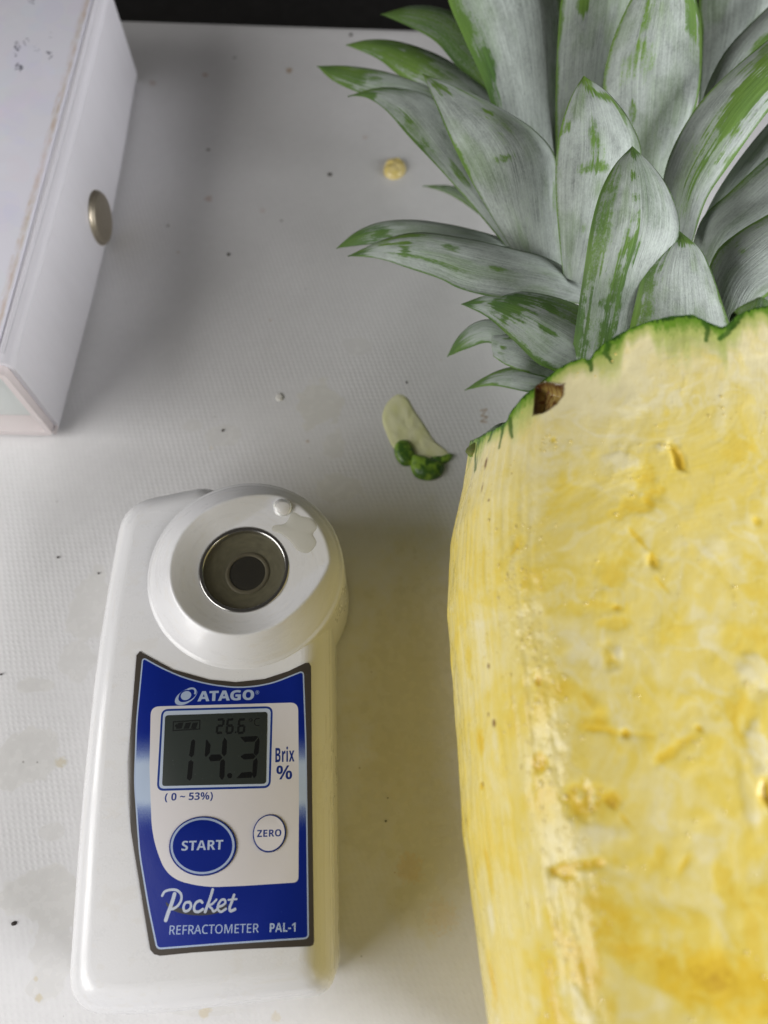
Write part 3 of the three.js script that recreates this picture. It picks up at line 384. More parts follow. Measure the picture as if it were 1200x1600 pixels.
  F(912, 1254, 26, 26, 10, 1.1, 2.0, .25); F(935, 1250, 20, 16, 0, 0.9, 1.2, .4); F(958, 1252, 10, 12, 0, 1.3, 1.0, .5); F(975, 1280, 4, 24, -38, 0.9, 0.7, .5); F(928, 1247, 6, 14, 15, -1.6, -1.0, .4); F(908, 1243, 5, 8, 0, -1.3, -0.8, .5); F(930, 1308, 52, 18, -3, -0.45, -0.5, .5); F(910, 1350, 36, 6, -3, 1.3, 1.4, .5); F(880, 1364, 22, 9, 0, 1.2, 1.1, .5); F(862, 1362, 5, 5, 0, 1.9, 1.4, .5); F(1072, 1350, 5, 20, 40, 0.8, 0.4, .5); F(1025, 1350, 9, 22, 30, 0.6, 0.2, .7); F(1125, 1380, 12, 24, 0, 0.7, 0.2, .7);
  F(958, 1430, 66, 24, 40, 0.8, 0.2, .8); F(1030, 1500, 84, 30, 18, 0.9, 0.2, .8); F(1120, 1545, 80, 34, 15, 0.9, 0.2, .8); F(915, 1515, 26, 60, -20, 0.8, 0.3, .7); F(860, 1560, 44, 46, 0, 0.8, 0.2, .8); F(900, 1575, 20, 30, -30, -1.0, -0.6, .5); F(990, 1545, 46, 40, 0, -0.5, 0, .8); F(1070, 1440, 50, 14, -5, 0.4, 0, .8); F(1120, 1420, 60, 50, 0, -0.35, 0, .9); F(1160, 1350, 40, 60, 0, 0.3, 0, .9); F(1060, 1300, 60, 50, 0, -0.2, 0, .9); F(1180, 1480, 34, 80, 0, 0.6, 0, .8); F(1000, 1220, 60, 30, 0, -0.25, 0, .9); F(1070, 1060, 60, 60, 0, 0.15, 0, .9);
  F(1110, 860, 26, 22, 0, -0.7, -0.4, .7); F(1180, 815, 8, 8, 0, 0.9, 0.6, .5); F(1130, 640, 14, 60, 10, -0.6, -0.2, .7); F(1155, 700, 24, 30, 0, 0.5, 0, .7); F(860, 690, 30, 30, 0, -0.5, 0, .8); F(862, 688, 6, 6, 0, 0.9, 0.6, .5); F(810, 850, 14, 20, 40, 0.4, 0.5, .5); F(806, 858, 5, 12, 40, 0.7, 0.8, .5); F(840, 910, 30, 40, 0, 0.6, 0, .8); F(925, 950, 50, 12, 10, 0.5, 0.2, .7); F(890, 1000, 50, 26, -10, -0.35, 0, .8);
  F(750, 1170, 14, 26, 0, 0.9, 0.4, .6); F(774, 1165, 10, 30, 0, -0.7, 0, .6); F(752, 1228, 8, 6, 0, 1.2, 0.5, .5); F(765, 1370, 12, 40, -10, 0.8, 0.2, .7); F(765, 1425, 10, 26, 0, -1.0, -0.2, .6); F(770, 1540, 20, 40, 0, 0.9, 0.2, .7); F(730, 1030, 16, 40, 0, 0.7, 0.2, .7); F(750, 1000, 16, 60, 0, -0.5, 0, .7); F(840, 1190, 12, 14, 0, 0.9, 0.7, .5); F(800, 1330, 14, 60, 0, 0.4, 0, .8); F(850, 1240, 26, 40, 0, 0.7, 0.1, .8);
  const rust = [[758, 724, 4, 11], [754, 762, 3.5, 10], [762, 1041, 4, 4], [771, 1131, 5, 5], [764, 1117, 3, 4], [752, 1226, 3, 3], [732, 1130, 2, 5], [764, 782, 2.5, 2.5], [800, 740, 2, 2]].map(([px, py, a, b]) => [...uOf(px, py), a * 0.1, b * 0.11]);
  const strokes = [[[744, 694], [742, 712], [741, 740], 0.55], [[748, 688], [746, 715], [743, 735], 0.4], [[786, 662], [785, 676], [780, 700], 0.5], [[795, 656], [797, 674], [798, 684], 0.45], [[920, 562], [925, 572], [923, 580], 0.5], [[950, 540], [947, 552], [953, 566], 0.55], [[1098, 500], [1106, 516], [1105, 532], 0.55], [[1142, 506], [1138, 520], [1126, 530], 0.6], [[1160, 490], [1150, 505], [1142, 514], 0.5], [[768, 674], [766, 684], [762, 690], 0.5]].map(([a, b, c, w]) => ({ p: [a, b, c].map((q) => uOf(...q)), w }));
  const cavity = [[838, 604], [850, 597], [866, 600], [881, 601], [878, 617], [866, 632], [852, 643], [834, 649], [832, 642], [836, 624]].map((q) => uOf(...q));
  const cavC = cavity.reduce((s, p) => [s[0] + p[0] / cavity.length, s[1] + p[1] / cavity.length], [0, 0]);
  const inCav = (u, Y) => {                                         // > 0 inside, mm to the border
    let inside = false, d = 1e9; for (let i = 0, j = cavity.length - 1; i < cavity.length; j = i++) { const [ax, ay] = cavity[i], [bx, by] = cavity[j]; if ((ay > Y) !== (by > Y) && u < (bx - ax) * (Y - ay) / (by - ay) + ax) inside = !inside; const t = clamp(((u - ax) * (bx - ax) + (Y - ay) * (by - ay)) / ((bx - ax) ** 2 + (by - ay) ** 2)); d = Math.min(d, Math.hypot(u - ax - t * (bx - ax), Y - ay - t * (by - ay))); }
    return inside ? d : -d;
  };
  const N = T.N, amb = new Float32Array(N * N), dep = new Float32Array(N * N);
  const su = T.uS / N, sY = T.YS / N;
  for (const [u, Y, ru, rY, ro, a, d, soft] of feats) {
    const R = Math.max(ru, rY) * 1.5, i0 = Math.max(0, Math.floor((u - R - T.u0) / su)), i1 = Math.min(N - 1, Math.ceil((u + R - T.u0) / su)), j0 = Math.max(0, Math.floor((Y - R - T.Y0) / sY)), j1 = Math.min(N - 1, Math.ceil((Y + R - T.Y0) / sY)), c = Math.cos(ro), s = Math.sin(ro);
    for (let j = j0; j <= j1; j++) for (let i = i0; i <= i1; i++) {
      const U = T.u0 + i * su, V = T.Y0 + j * sY, x = U - u, y = V - Y, q = Math.hypot((x * c + y * s) / ru, (-x * s + y * c) / rY) + (fbm(U * 0.42 + u, V * 0.42, 4) - 0.5) * 1.7 * clamp(Math.max(ru, rY) / 2.2, 0.35, 1) + (noise(U * 2.2, V * 2.2) - 0.5) * 0.3, m = 1 - sstep(0.9 - soft * 0.9, 1.1 + soft * 0.35, q);
      if (m > 0) { const o = j * N + i; amb[o] += (a < 0 ? 0.7 : 0.92) * a * m; dep[o] += d * m; }
    }
  }
  const uRidge = uOf(850, 1150)[0];
  const relief = new Float32Array(N * N);
  const col = new Uint8Array(N * N * 4), bmp = new Uint8Array(N * N * 4), rgh = new Uint8Array(N * N * 4);
  const cream = [0.87, 0.735, 0.27], pale = [0.90, 0.81, 0.47], yellow = [0.86, 0.68, 0.14], amber = [0.84, 0.58, 0.055], brown = [0.46, 0.22, 0.02];
  const mixc = (o, a, b, t) => { o[0] = lerp(a[0], b[0], t); o[1] = lerp(a[1], b[1], t); o[2] = lerp(a[2], b[2], t); };
  const c = [0, 0, 0], tmp = [0, 0, 0];
  for (let j = 0; j < N; j++) {
    const V = T.Y0 + j * sY;
    for (let i = 0; i < N; i++) {
      const U = T.u0 + i * su, o = j * N + i, face = sstep(uRidge - 6, uRidge + 8, U);
      const wx = (noise(U * 0.07 + 5, V * 0.07) - 0.5) * 16 + (noise(U * 0.3 + 15, V * 0.3) - 0.5) * 5, wy = (noise(U * 0.07, V * 0.07 + 31) - 0.5) * 16 + (noise(U * 0.3, V * 0.3 + 61) - 0.5) * 5;
      const n1 = fbm((U + wx) * 0.075, (V + wy) * 0.075, 4) - 0.5, n2 = fbm((U + wx) * 0.26 + 7, (V + wy) * 0.26, 4) - 0.5, wisp = Math.abs(fbm((U + wy) * 0.16, (V + wx) * 0.16 + 50, 3) - 0.5);
      const fib = fbm(U * 1.5, V * 0.10, 3) - 0.5, fine = fbm(U * 2.2, V * 1.5, 2) - 0.5;
      const dTop = TY(U) - V, top = 1 - sstep(4, 30, dTop + n1 * 22);
      const ga = 0.6 + 0.9 * (noise(U * 0.03, V * 0.03 + 77) - 0.5), fU = U * Math.cos(ga) - V * Math.sin(ga), fV = U * Math.sin(ga) + V * Math.cos(ga), fibF = fbm(fU * 1.1 + wx * 0.15, fV * 0.12, 3) - 0.5, wisp2 = Math.abs(fbm((U + wx) * 0.36, (V + wy) * 0.3 + 20, 3) - 0.5);
      let a = -0.15 + 0.72 * n1 + 0.80 * n2 + 0.35 * (fbm(U * 0.7 + wx * 0.4, V * 0.7 + wy * 0.4, 3) - 0.5) + face * (0.22 * fibF - 0.30 * (1 - sstep(0, 0.045, wisp2)) * sstep(0.45, 0.7, noise(U * 0.09 + 3, V * 0.09))) - 0.34 * (1 - sstep(0, 0.09, wisp)) * (0.4 + 1.2 * noise(U * 0.12, V * 0.12 + 9)) * face + 0.2 * fine - 0.85 * top * (0.6 + 0.4 * face) + (1 - face) * (0.75 * fib - 0.12) + 0.10 * sstep(40, -20, V) + amb[o];
      if (a < -0.35) mixc(c, pale, cream, clamp((a + 1.0) / 0.65)); else if (a < 0.12) mixc(c, cream, yellow, (a + 0.35) / 0.47); else if (a < 0.85) mixc(c, yellow, amber, (a - 0.12) / 0.73); else mixc(c, amber, brown, 0.8 * clamp((a - 0.95) / 1.2));
      let sheenLift = 0;
      // rind seen in section along the edge
      const wR = 1.2 + 4.2 * sstep(0.3, 0.8, fbm(U * 0.22, 4, 3)) + 0.7 * noise(U * 1.4, 8);
      if (dTop < wR * 2.6) {
        const t = clamp(dTop / wR + (fine) * 0.35, 0, 2.6);
        const G = t < 0.22 ? [0.018, 0.05, 0.008] : t < 0.6 ? [0.09, 0.21, 0.018] : [0.42, 0.52, 0.13];
        const g0 = [0.03, 0.085, 0.012], g1 = [0.16, 0.31, 0.03], g2 = [0.52, 0.58, 0.17];
        if (t < 0.25) mixc(tmp, g0, g1, sstep(0.05, 0.25, t)); else mixc(tmp, g1, g2, sstep(0.25, 0.9, t));
        mixc(c, tmp, [...c], sstep(0.7, 2.4, t));
      }
      if (dTop < 14) for (const { p, w } of strokes) { let m = 0; for (let k = 0; k < 2; k++) { const [ax, ay] = p[k], [bx, by] = p[k + 1], t = clamp(((U - ax) * (bx - ax) + (V - ay) * (by - ay)) / ((bx - ax) ** 2 + (by - ay) ** 2 + 1e-6)), d = Math.hypot(U - ax - t * (bx - ax), V - ay - t * (by - ay)) + (fine) * 0.25, ww = w * (1 - 0.45 * (k + t) / 2); m = Math.max(m, 1 - sstep(ww * 0.6, ww * 1.7, d)); } if (m > 0) { mixc(c, [...c], [0.055, 0.14, 0.018], m * 0.85); dep[o] += 0.25 * m; } }
      for (const [ru, rY, a1, b1] of rust) { const du = (U - ru) / a1, dv = (V - rY) / b1; if (du * du + dv * dv < 4) { const m = 1 - sstep(0.5, 1.3, Math.hypot(du, dv) + fine * 0.8); if (m > 0) { mixc(c, [...c], [0.16, 0.045, 0.012], 0.85 * m); dep[o] += 0.3 * m; } } }
      const dc = Math.abs(U - cavC[0]) < 6 && Math.abs(V - cavC[1]) < 6 ? inCav(U, V) + fine * 0.3 : -9;
      if (dc > -0.5) { const rim = 1 - sstep(0.05, 0.6, Math.abs(dc - 0.1)), ins = sstep(-0.05, 0.3, dc); const w = fbm((U - V * 0.6) * 2.2, (V + U * 0.6) * 0.5, 2); mixc(tmp, [0.16, 0.075, 0.02], [0.34, 0.24, 0.07], sstep(0.4, 0.6, w)); mixc(c, [...c], tmp, ins); mixc(c, [...c], [0.07, 0.018, 0.006], rim * 0.85); dep[o] += 9.0 * sstep(0, 1.0, dc) * (0.75 + 0.5 * w); }
      col[o * 4] = toS(c[0]); col[o * 4 + 1] = toS(c[1]); col[o * 4 + 2] = toS(c[2]); col[o * 4 + 3] = 255;
      const band = Math.exp(-Math.pow((U - uRidge + 5 * (noise(V * 0.06, 5) - 0.5)) / 4.5, 2)) * sstep(62, 35, V), gran = noise(U * 2.6, V * 1.9) - 0.5;
      relief[o] = -0.26 * dep[o] + (n1 * 0.7 + n2 * 0.06) * (0.35 + 0.65 * face) + band * (0.45 * (fbm(U * 0.25 + 4, V * 0.16, 3) - 0.5) + 0.10 * (noise(U * 1.1, V * 0.8) - 0.5)) + (1 - face) * fib * 0.5;
      const hb = 128 + 34 * (fbm(U * 0.8, V * 0.8, 3) - 0.5) + (8 + 62 * band * (0.3 + 1.2 * noise(U * 0.25, V * 0.16))) * gran + 16 * fine + 26 * face * fibF + 24 * sstep(0.80, 0.95, noise(U * 1.3 + 11, V * 0.9)) * sstep(0.5, 0.7, noise(U * 0.12, V * 0.12 + 3)) + (1 - face) * 45 * fib - 6 * clamp(dep[o], -1.5, 3);
      bmp[o * 4] = bmp[o * 4 + 1] = bmp[o * 4 + 2] = clamp(hb, 0, 255); bmp[o * 4 + 3] = 255;
      const rr = 255 * clamp(0.34 + 0.5 * (fbm(U * 0.5 + 70, V * 0.5, 3) - 0.5) - 0.10 * band); rgh[o * 4] = rgh[o * 4 + 1] = rgh[o * 4 + 2] = rr; rgh[o * 4 + 3] = 255;
    }
  }
  const rel = (U, V) => { const i = clamp(Math.round((U - T.u0) / su), 0, N - 1), j = clamp(Math.round((V - T.Y0) / sY), 0, N - 1); return relief[j * N + i]; };
  const flesh = phys({ map: texOf(col, N, N, true, THREE.MirroredRepeatWrapping), bumpMap: texOf(bmp, N, N, false, THREE.MirroredRepeatWrapping), bumpScale: 0.00026, roughnessMap: texOf(rgh, N, N, false, THREE.MirroredRepeatWrapping), roughness: 1, clearcoat: 0.32, clearcoatRoughness: 0.16, specularIntensity: 0.5 });
  // mesh columns: dense where seen
  const us = []; { let u = 0; while (u < PER) { us.push(u); const [x, h] = C2(u); u += h > 30 && x < 105 ? 0.42 : 2.2; } us.push(PER); }
  const norm2 = (u) => { const a = C2(u - 0.4), b = C2(u + 0.4), dx = b[0] - a[0], dh = b[1] - a[1], l = Math.hypot(dx, dh); return [-dh / l, dx / l]; };
  const NV = 340, YB = -52;
  const skin = (u, Y) => { const [x, , h] = S(u, Y), n = norm2(u), d = rel(u, Y) * sstep(3, 14, h); return [x + n[0] * d, Y, Math.max(0.4, h + n[1] * d)]; };
  const fleshGeo = gridGeo(us.length, NV + 1, (i, j) => { const u = us[i], Y = lerp(YB, TY(u), j / NV); return P3(...skin(u, Y)); }, (i, j) => { const u = us[i], Y = lerp(YB, TY(u), j / NV); return [(u - T.u0) / T.uS, (Y - T.Y0) / T.YS]; });
  const capGeo = gridGeo(us.length, 6, (i, j) => { const u = us[i], p = skin(u, YB), t = j / 5; return P3(lerp(p[0], AX, t), YB - 9 * Math.sin(t * Math.PI / 2), lerp(p[2], 42, t)); }, (i, j) => [(us[i] - T.u0) / T.uS, 0.02 * j], true);
  mesh('flesh', mergeGeometries([fleshGeo, capGeo]), flesh, g);
  // beads of juice standing on the cut flesh
  {
    const r = rng(31), bead = new THREE.IcosahedronGeometry(1, 2); bead.deleteAttribute('uv'); const list = [];
    const put = (u, Y, R) => { if (Y > TY(u) - 2) return; const p = skin(u, Y), n = norm2(u), q = bead.clone(), w = P3(p[0], p[1], p[2]); q.scale(R * MM * (0.7 + 0.7 * r()), R * MM * 0.5, R * MM * (0.8 + 0.9 * r())); q.rotateZ(-Math.atan2(n[0], n[1])); q.translate(w.x, w.y, w.z); list.push(q); };
    for (let i = 0; i < 420; i++) put(uRidge - 1 + (r() + r() + r() - 1.5) * 7, -30 + 78 * Math.pow(r(), 0.9), 0.10 + 0.22 * r() * r());
    for (let i = 0; i < 150; i++) put(uRidge - 12 + r() * 62, -32 + r() * 110, 0.10 + 0.22 * r() * r());
    for (const [px, py, n, sp] of [[860, 690, 14, 16], [975, 760, 10, 22], [1035, 705, 8, 10], [900, 905, 14, 40], [845, 1010, 16, 30], [1130, 640, 8, 26], [1180, 1070, 10, 14], [920, 1250, 14, 20], [1080, 1170, 6, 20]]) for (let i = 0; i < n; i++) { const [u, Y] = uOf(px + (r() - 0.5) * sp * 2, py + (r() - 0.5) * sp * 2); put(u, Y, 0.08 + 0.16 * r()); }
    const m = mesh('juice_beads', mergeGeometries(list), phys({ color: rgb(0.84, 0.68, 0.22), roughness: 0.04, clearcoat: 1, clearcoatRoughness: 0.02 }), g); m.userData.kind = 'stuff';
  }
  // rind over the shoulder, from the edge of the cut to the crown
  const rindTex = dataTex(512, 256, (i, j, c) => { const n = fbm(i * 0.06, j * 0.06, 4), q = fbm(i * 0.3, j * 0.3, 3); const t = sstep(0.35, 0.65, n); c[0] = toS(lerp(0.03, 0.13, t) * (0.6 + 0.8 * q)); c[1] = toS(lerp(0.075, 0.21, t) * (0.6 + 0.8 * q)); c[2] = toS(lerp(0.012, 0.035, t) * (0.6 + 0.8 * q)); }, true, THREE.RepeatWrapping);
  mesh('rind', gridGeo(us.length, 26, (i, j) => {
    const u = us[i], Y0 = TY(u), p = skin(u, Y0), t = j / 25, n = norm2(u), lip = Math.sin(Math.min(1, t * 9) * Math.PI), lump = (fbm(u * 0.22, t * 5 + 2, 3) - 0.4) * 3 * sstep(0, 0.25, t), q = Math.pow(t, 0.85);
    return P3(lerp(p[0], AX, 0.62 * q) + n[0] * (lump * 0.4 + lip * 0.25), Y0 + (104 - Y0) * Math.pow(t, 1.25) * 0.85 + lip * 0.5 * (0.4 + noise(u * 0.9, 1)) + lump * 0.3, lerp(p[2], 40, 0.75 * q) + n[1] * (lump * 0.3 + lip * 0.2));
  }, (i, j) => [us[i] / 40, j / 25 * 0.6]), std({ map: rindTex, roughness: 0.55, bumpMap: rindTex, bumpScale: 0.0006 }), g);

  // crown
  const crown = new THREE.Group(); crown.name = 'crown'; g.add(crown);
  const stemMat = std({ color: rgb(0.20, 0.25, 0.12), roughness: 0.8 });
  { const st = [[0.5, 88], [20, 88], [21, 98], [18, 116], [13, 140], [7, 165], [0.5, 176]]; mesh('stem', gridGeo(25, st.length, (i, j) => { const a = i / 24 * 2 * Math.PI, [r, Y] = st[j]; return P3(AX + 3 + 0.8 * r * Math.cos(a), Y, 34 + 0.8 * r * Math.sin(a)); }, null, true), stemMat, crown); }
  const leafBump = dataTex(256, 512, (i, j, c) => { c[0] = c[1] = c[2] = 128 + 110 * (fbm(i * 0.45, j * 0.02, 3) - 0.5) + 40 * (noise(i * 0.9, j * 0.5) - 0.5); });
  let li = 0;
  const leaf = (Lp, Rp, hs, o = {}) => {
    const seed = ++li * 13.7, NT = 40, NSx = 12;
    const hAt = (t) => { const [a, b, cH] = hs; return a * (1 - t) * (1 - t) + (2 * b - (a + cH) / 2) * 2 * t * (1 - t) + cH * t * t; };
    const edge = (pts, side) => { const cum = [0]; for (let i = 1; i < pts.length; i++) cum.push(cum[i - 1] + Math.hypot(pts[i][0] - pts[i - 1][0], pts[i][1] - pts[i - 1][1])); const tot = cum[cum.length - 1]; return new THREE.CatmullRomCurve3(pts.map((p, i) => { const t = cum[i] / tot, q = pix(p[0], p[1], hAt(t) + (o.roll || 0) * side * (1 - t)); return new THREE.Vector3(q[0], q[1], q[2]); }), false, 'centripetal'); };
    const cL = edge(Lp, -1), cR = edge(Rp, 1);
    const rows = [];
    for (let j = 0; j <= NT; j++) {
      const t = j / NT, a = cL.getPointAt(t), b = cR.getPointAt(t);
      if (j === NT) b.copy(a).add(new THREE.Vector3(0.02, 0, 0));
      rows.push([a, b]);
    }
    const nrm = rows.map(([a, b], j) => { const p0 = rows[Math.max(0, j - 1)], p1 = rows[Math.min(NT, j + 1)], tan = p1[0].clone().add(p1[1]).sub(p0[0]).sub(p0[1]), w = b.clone().sub(a); const n = w.cross(tan).normalize(); if (n.z < 0) n.negate(); return n; });
    nrm[NT] = nrm[NT - 1];
    const bul = o.bulge ?? 0.16;
    const topP = (s, j, off) => { const [a, b] = rows[j], w = a.distanceTo(b), t = j / NT, k = bul * w * (1 - Math.pow(Math.abs(2 * s - 1), 2.2)) + (o.ripple ?? 0.25) * Math.sin(t * 7 + seed + s * 4) * s * (1 - s) * 4 * (1 - t); return a.clone().lerp(b, s).addScaledVector(nrm[j], k - off); };
    const th = 0.9, toV = (v) => P3(v.x, v.y, v.z);
    const ring = 2 * NSx;
    const geo = gridGeo(ring + 1, NT + 1, (i, j) => { const q = i % ring, up = q <= NSx, s = up ? q / NSx : 1 - (q - NSx) / NSx; return toV(topP(s, j, up ? 0 : th * Math.sin(Math.PI * s) * (1 - 0.6 * j / NT))); }, (i, j) => { const s = i <= NSx ? i / NSx : 1 - (i - NSx) / NSx; return [s, j / NT]; });
    // surface: silvery scale rubbed off in places down to green
    const TW = 256, THt = 640, R = rng(Math.floor(seed * 97)), rub = [];
    const nr = o.rub ?? 5; for (let k = 0; k < nr; k++) rub.push([R(), 0.25 + 0.7 * R(), 0.03 + 0.08 * R(), 0.02 + 0.08 * R(), 0.3 + 0.6 * R()]);
    for (const r of o.patch || []) rub.push(r);
    const tip = (o.tip ?? 0.1) * 1.25, green = o.green ?? 0, marg = (o.marg ?? 0.05) * 1.4;
    const silver = o.silver || [0.445, 0.50, 0.46];
    const tex = dataTex(TW, THt, (i, j, cc) => {
      const s = i / (TW - 1), t = j / (THt - 1), f = fbm(s * 42 + seed, t * 3.2 + seed, 3), f2 = noise(s * 85 + seed, t * 9), cl = fbm(s * 7 + seed, t * 12, 4), sp = 0.6 * noise(s * 120 + seed, t * 200 + seed) + 0.4 * noise(s * 60 + seed, t * 90 + seed);
      let gsum = green + 0.30 * (cl - 0.5);
      const streak = fbm(s * 36 + seed * 2, t * 4 + seed, 3), blot = fbm(s * 9 + seed, t * 22 + seed, 4);
      for (const [ps, ptt, rs, rt, st] of rub) { const d = Math.hypot((s - ps) / rs, (t - ptt) / rt) + (streak - 0.5) * 1.5 + (blot - 0.5) * 1.1; gsum += st * (1 - sstep(0.25, 1.35, d)); }
      gsum += 1.35 * sstep(1 - tip * (0.4 + 1.2 * f), 1, t + 0.3 * tip) * (1 - 0.5 * Math.abs(s - 0.5));
      const mg = Math.min(s, 1 - s); gsum += 0.95 * (1 - sstep(0, marg * (0.4 + 1.2 * cl), mg));
      const m = 0.94 * sstep(0.08, 0.98, gsum + 0.5 * (f - 0.5) + 0.6 * (sp - 0.5) + 0.35 * (streak - 0.5));
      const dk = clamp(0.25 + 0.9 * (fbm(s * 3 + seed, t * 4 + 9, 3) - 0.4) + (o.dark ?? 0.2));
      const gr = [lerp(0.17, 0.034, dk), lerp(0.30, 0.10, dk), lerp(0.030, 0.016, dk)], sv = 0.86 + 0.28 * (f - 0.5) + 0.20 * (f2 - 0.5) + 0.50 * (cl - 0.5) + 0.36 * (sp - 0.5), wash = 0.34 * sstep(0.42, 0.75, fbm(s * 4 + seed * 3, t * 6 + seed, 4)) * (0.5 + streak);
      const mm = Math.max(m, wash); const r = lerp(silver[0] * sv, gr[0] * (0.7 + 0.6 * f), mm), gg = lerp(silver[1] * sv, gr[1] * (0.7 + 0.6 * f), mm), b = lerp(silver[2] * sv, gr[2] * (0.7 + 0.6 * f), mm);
      cc[0] = toS(r); cc[1] = toS(gg); cc[2] = toS(b);
    }, true);
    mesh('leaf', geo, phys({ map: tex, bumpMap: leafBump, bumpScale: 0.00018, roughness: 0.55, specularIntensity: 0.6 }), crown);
  };
  // left edge, right edge (base to tip, photo pixels) and heights in mm of base, middle, tip
  leaf([[840, 190], [780, 160], [720, 110], [680, 65], [640, 42], [595, 22]], [[870, 150], [800, 90], [740, 40], [700, 15], [650, 8], [595, 22]], [34, 44, 44], { green: 0.75, dark: 0.25, rub: 2 });
  leaf([[790, 220], [740, 180], [680, 145], [630, 122], [590, 92], [540, 70]], [[830, 210], [780, 160], [740, 122], [690, 88], [620, 64], [575, 62], [540, 70]], [36, 43, 38], { green: 0.1, dark: 0.1, patch: [[0.5, 0.75, 0.8, 0.35, 1]] });
  leaf([[760, 260], [690, 200], [640, 165], [570, 148], [520, 126], [495, 103]], [[790, 240], [740, 180], [680, 140], [610, 114], [545, 103], [495, 103]], [38, 43, 36], { green: 0.05, dark: 0.15, patch: [[0.5, 0.85, 0.8, 0.25, 1]] });
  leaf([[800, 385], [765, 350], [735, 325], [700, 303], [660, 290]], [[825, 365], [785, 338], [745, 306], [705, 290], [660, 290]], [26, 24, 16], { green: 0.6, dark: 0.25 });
  leaf([[800, 400], [790, 260], [760, 140], [725, 60], [700, 0], [690, -60], [700, -130]], [[890, 410], [880, 250], [878, 120], [875, 0], [852, -60], [790, -110], [700, -130]], [40, 52, 66], { bulge: 0.12, patch: [[0.06, 0.55, 0.08, 0.4, 0.7]] });
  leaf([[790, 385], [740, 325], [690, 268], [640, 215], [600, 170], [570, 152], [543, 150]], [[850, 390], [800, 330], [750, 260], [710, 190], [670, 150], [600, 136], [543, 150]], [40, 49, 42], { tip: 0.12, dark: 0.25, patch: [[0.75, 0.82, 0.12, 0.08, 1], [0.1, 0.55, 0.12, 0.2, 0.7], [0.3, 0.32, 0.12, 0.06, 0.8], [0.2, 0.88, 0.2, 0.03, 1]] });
  leaf([[870, 300], [868, 170], [872, 50], [880, -20], [900, -80], [935, -130]], [[950, 260], [968, 100], [990, 0], [990, -60], [965, -100], [935, -130]], [44, 57, 72], { bulge: 0.12, green: 0.06 });
  leaf([[800, 390], [770, 342], [735, 281], [705, 220], [682, 165], [660, 115]], [[880, 415], [873, 340], [868, 245], [835, 203], [775, 165], [715, 135], [660, 115]], [45, 58, 58], { dark: 0.1, tip: 0.06, marg: 0.03, rub: 7, patch: [[0.32, 0.86, 0.16, 0.09, 1.1], [0.75, 0.82, 0.08, 0.16, 0.7], [0.62, 0.6, 0.1, 0.03, 0.8], [0.4, 0.38, 0.12, 0.02, 0.7]] });
  leaf([[1080, 250], [1092, 150], [1095, 60], [1092, 0], [1110, -60], [1150, -110]], [[1140, 230], [1160, 120], [1210, 30], [1220, -20], [1200, -70], [1150, -110]], [40, 50, 58], {});
  leaf([[1085, 250], [1098, 155], [1130, 85], [1185, 25], [1250, -30], [1320, -70]], [[1130, 260], [1170, 160], [1220, 90], [1280, 30], [1310, -20], [1320, -70]], [46, 58, 66], {});
  leaf([[960, 330], [942, 140], [955, 70], [985, 0], [1010, -40], [1040, -70]], [[1040, 300], [1087, 170], [1097, 80], [1090, 0], [1070, -40], [1040, -70]], [46, 62, 78], { dark: 0.05, patch: [[0.88, 0.72, 0.12, 0.18, 1], [0.35, 0.85, 0.2, 0.08, 0.9], [0.3, 0.7, 0.05, 0.08, 0.7]] });
  leaf([[1085, 370], [1120, 300], [1165, 235], [1220, 170], [1300, 80]], [[1095, 385], [1130, 335], [1165, 290], [1220, 230], [1300, 80]], [46, 56, 64], {});
  leaf([[1030, 350], [1042, 255], [1090, 165], [1145, 108], [1200, 62], [1270, 10], [1330, -30]], [[1080, 385], [1105, 310], [1142, 255], [1200, 175], [1270, 100], [1310, 40], [1330, -30]], [52, 68, 78], { dark: 0.05, patch: [[0.62, 0.45, 0.22, 0.28, 1.1], [0.5, 0.62, 0.4, 0.14, 0.9], [0.4, 0.24, 0.3, 0.07, 0.45], [0.5, 0.1, 0.3, 0.08, 0.4]] });
  leaf([[1078, 395], [1098, 340], [1140, 300], [1200, 245], [1270, 190], [1340, 150]], [[1120, 435], [1145, 385], [1200, 345], [1270, 280], [1320, 210], [1340, 150]], [48, 60, 64], { patch: [[0.08, 0.4, 0.1, 0.5, 0.6]] });
  leaf([[1085, 500], [1118, 395], [1150, 365], [1200, 335], [1280, 290], [1340, 270]], [[1150, 560], [1190, 470], [1230, 445], [1280, 390], [1320, 330], [1340, 270]], [50, 62, 64], { patch: [[0.08, 0.3, 0.1, 0.4, 0.5]] });
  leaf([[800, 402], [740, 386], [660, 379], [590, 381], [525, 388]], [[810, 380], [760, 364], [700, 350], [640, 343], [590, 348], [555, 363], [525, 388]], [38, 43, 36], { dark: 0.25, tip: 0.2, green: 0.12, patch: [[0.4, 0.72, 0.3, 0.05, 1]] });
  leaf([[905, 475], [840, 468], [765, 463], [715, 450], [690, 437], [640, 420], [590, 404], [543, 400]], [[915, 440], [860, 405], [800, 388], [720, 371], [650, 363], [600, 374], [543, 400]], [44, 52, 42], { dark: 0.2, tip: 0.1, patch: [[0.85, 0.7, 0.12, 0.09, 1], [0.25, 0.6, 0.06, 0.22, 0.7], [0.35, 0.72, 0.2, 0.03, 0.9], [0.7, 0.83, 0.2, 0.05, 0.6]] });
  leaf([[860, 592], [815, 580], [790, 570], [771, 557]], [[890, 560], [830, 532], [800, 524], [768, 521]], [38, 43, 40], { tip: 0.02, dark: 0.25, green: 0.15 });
  leaf([[845, 582], [800, 562], [765, 536], [730, 545], [698, 558]], [[870, 560], [815, 520], [768, 499], [740, 505], [715, 527], [698, 558]], [36, 40, 26], { dark: 0.25, tip: 0.25, green: 0.2 });
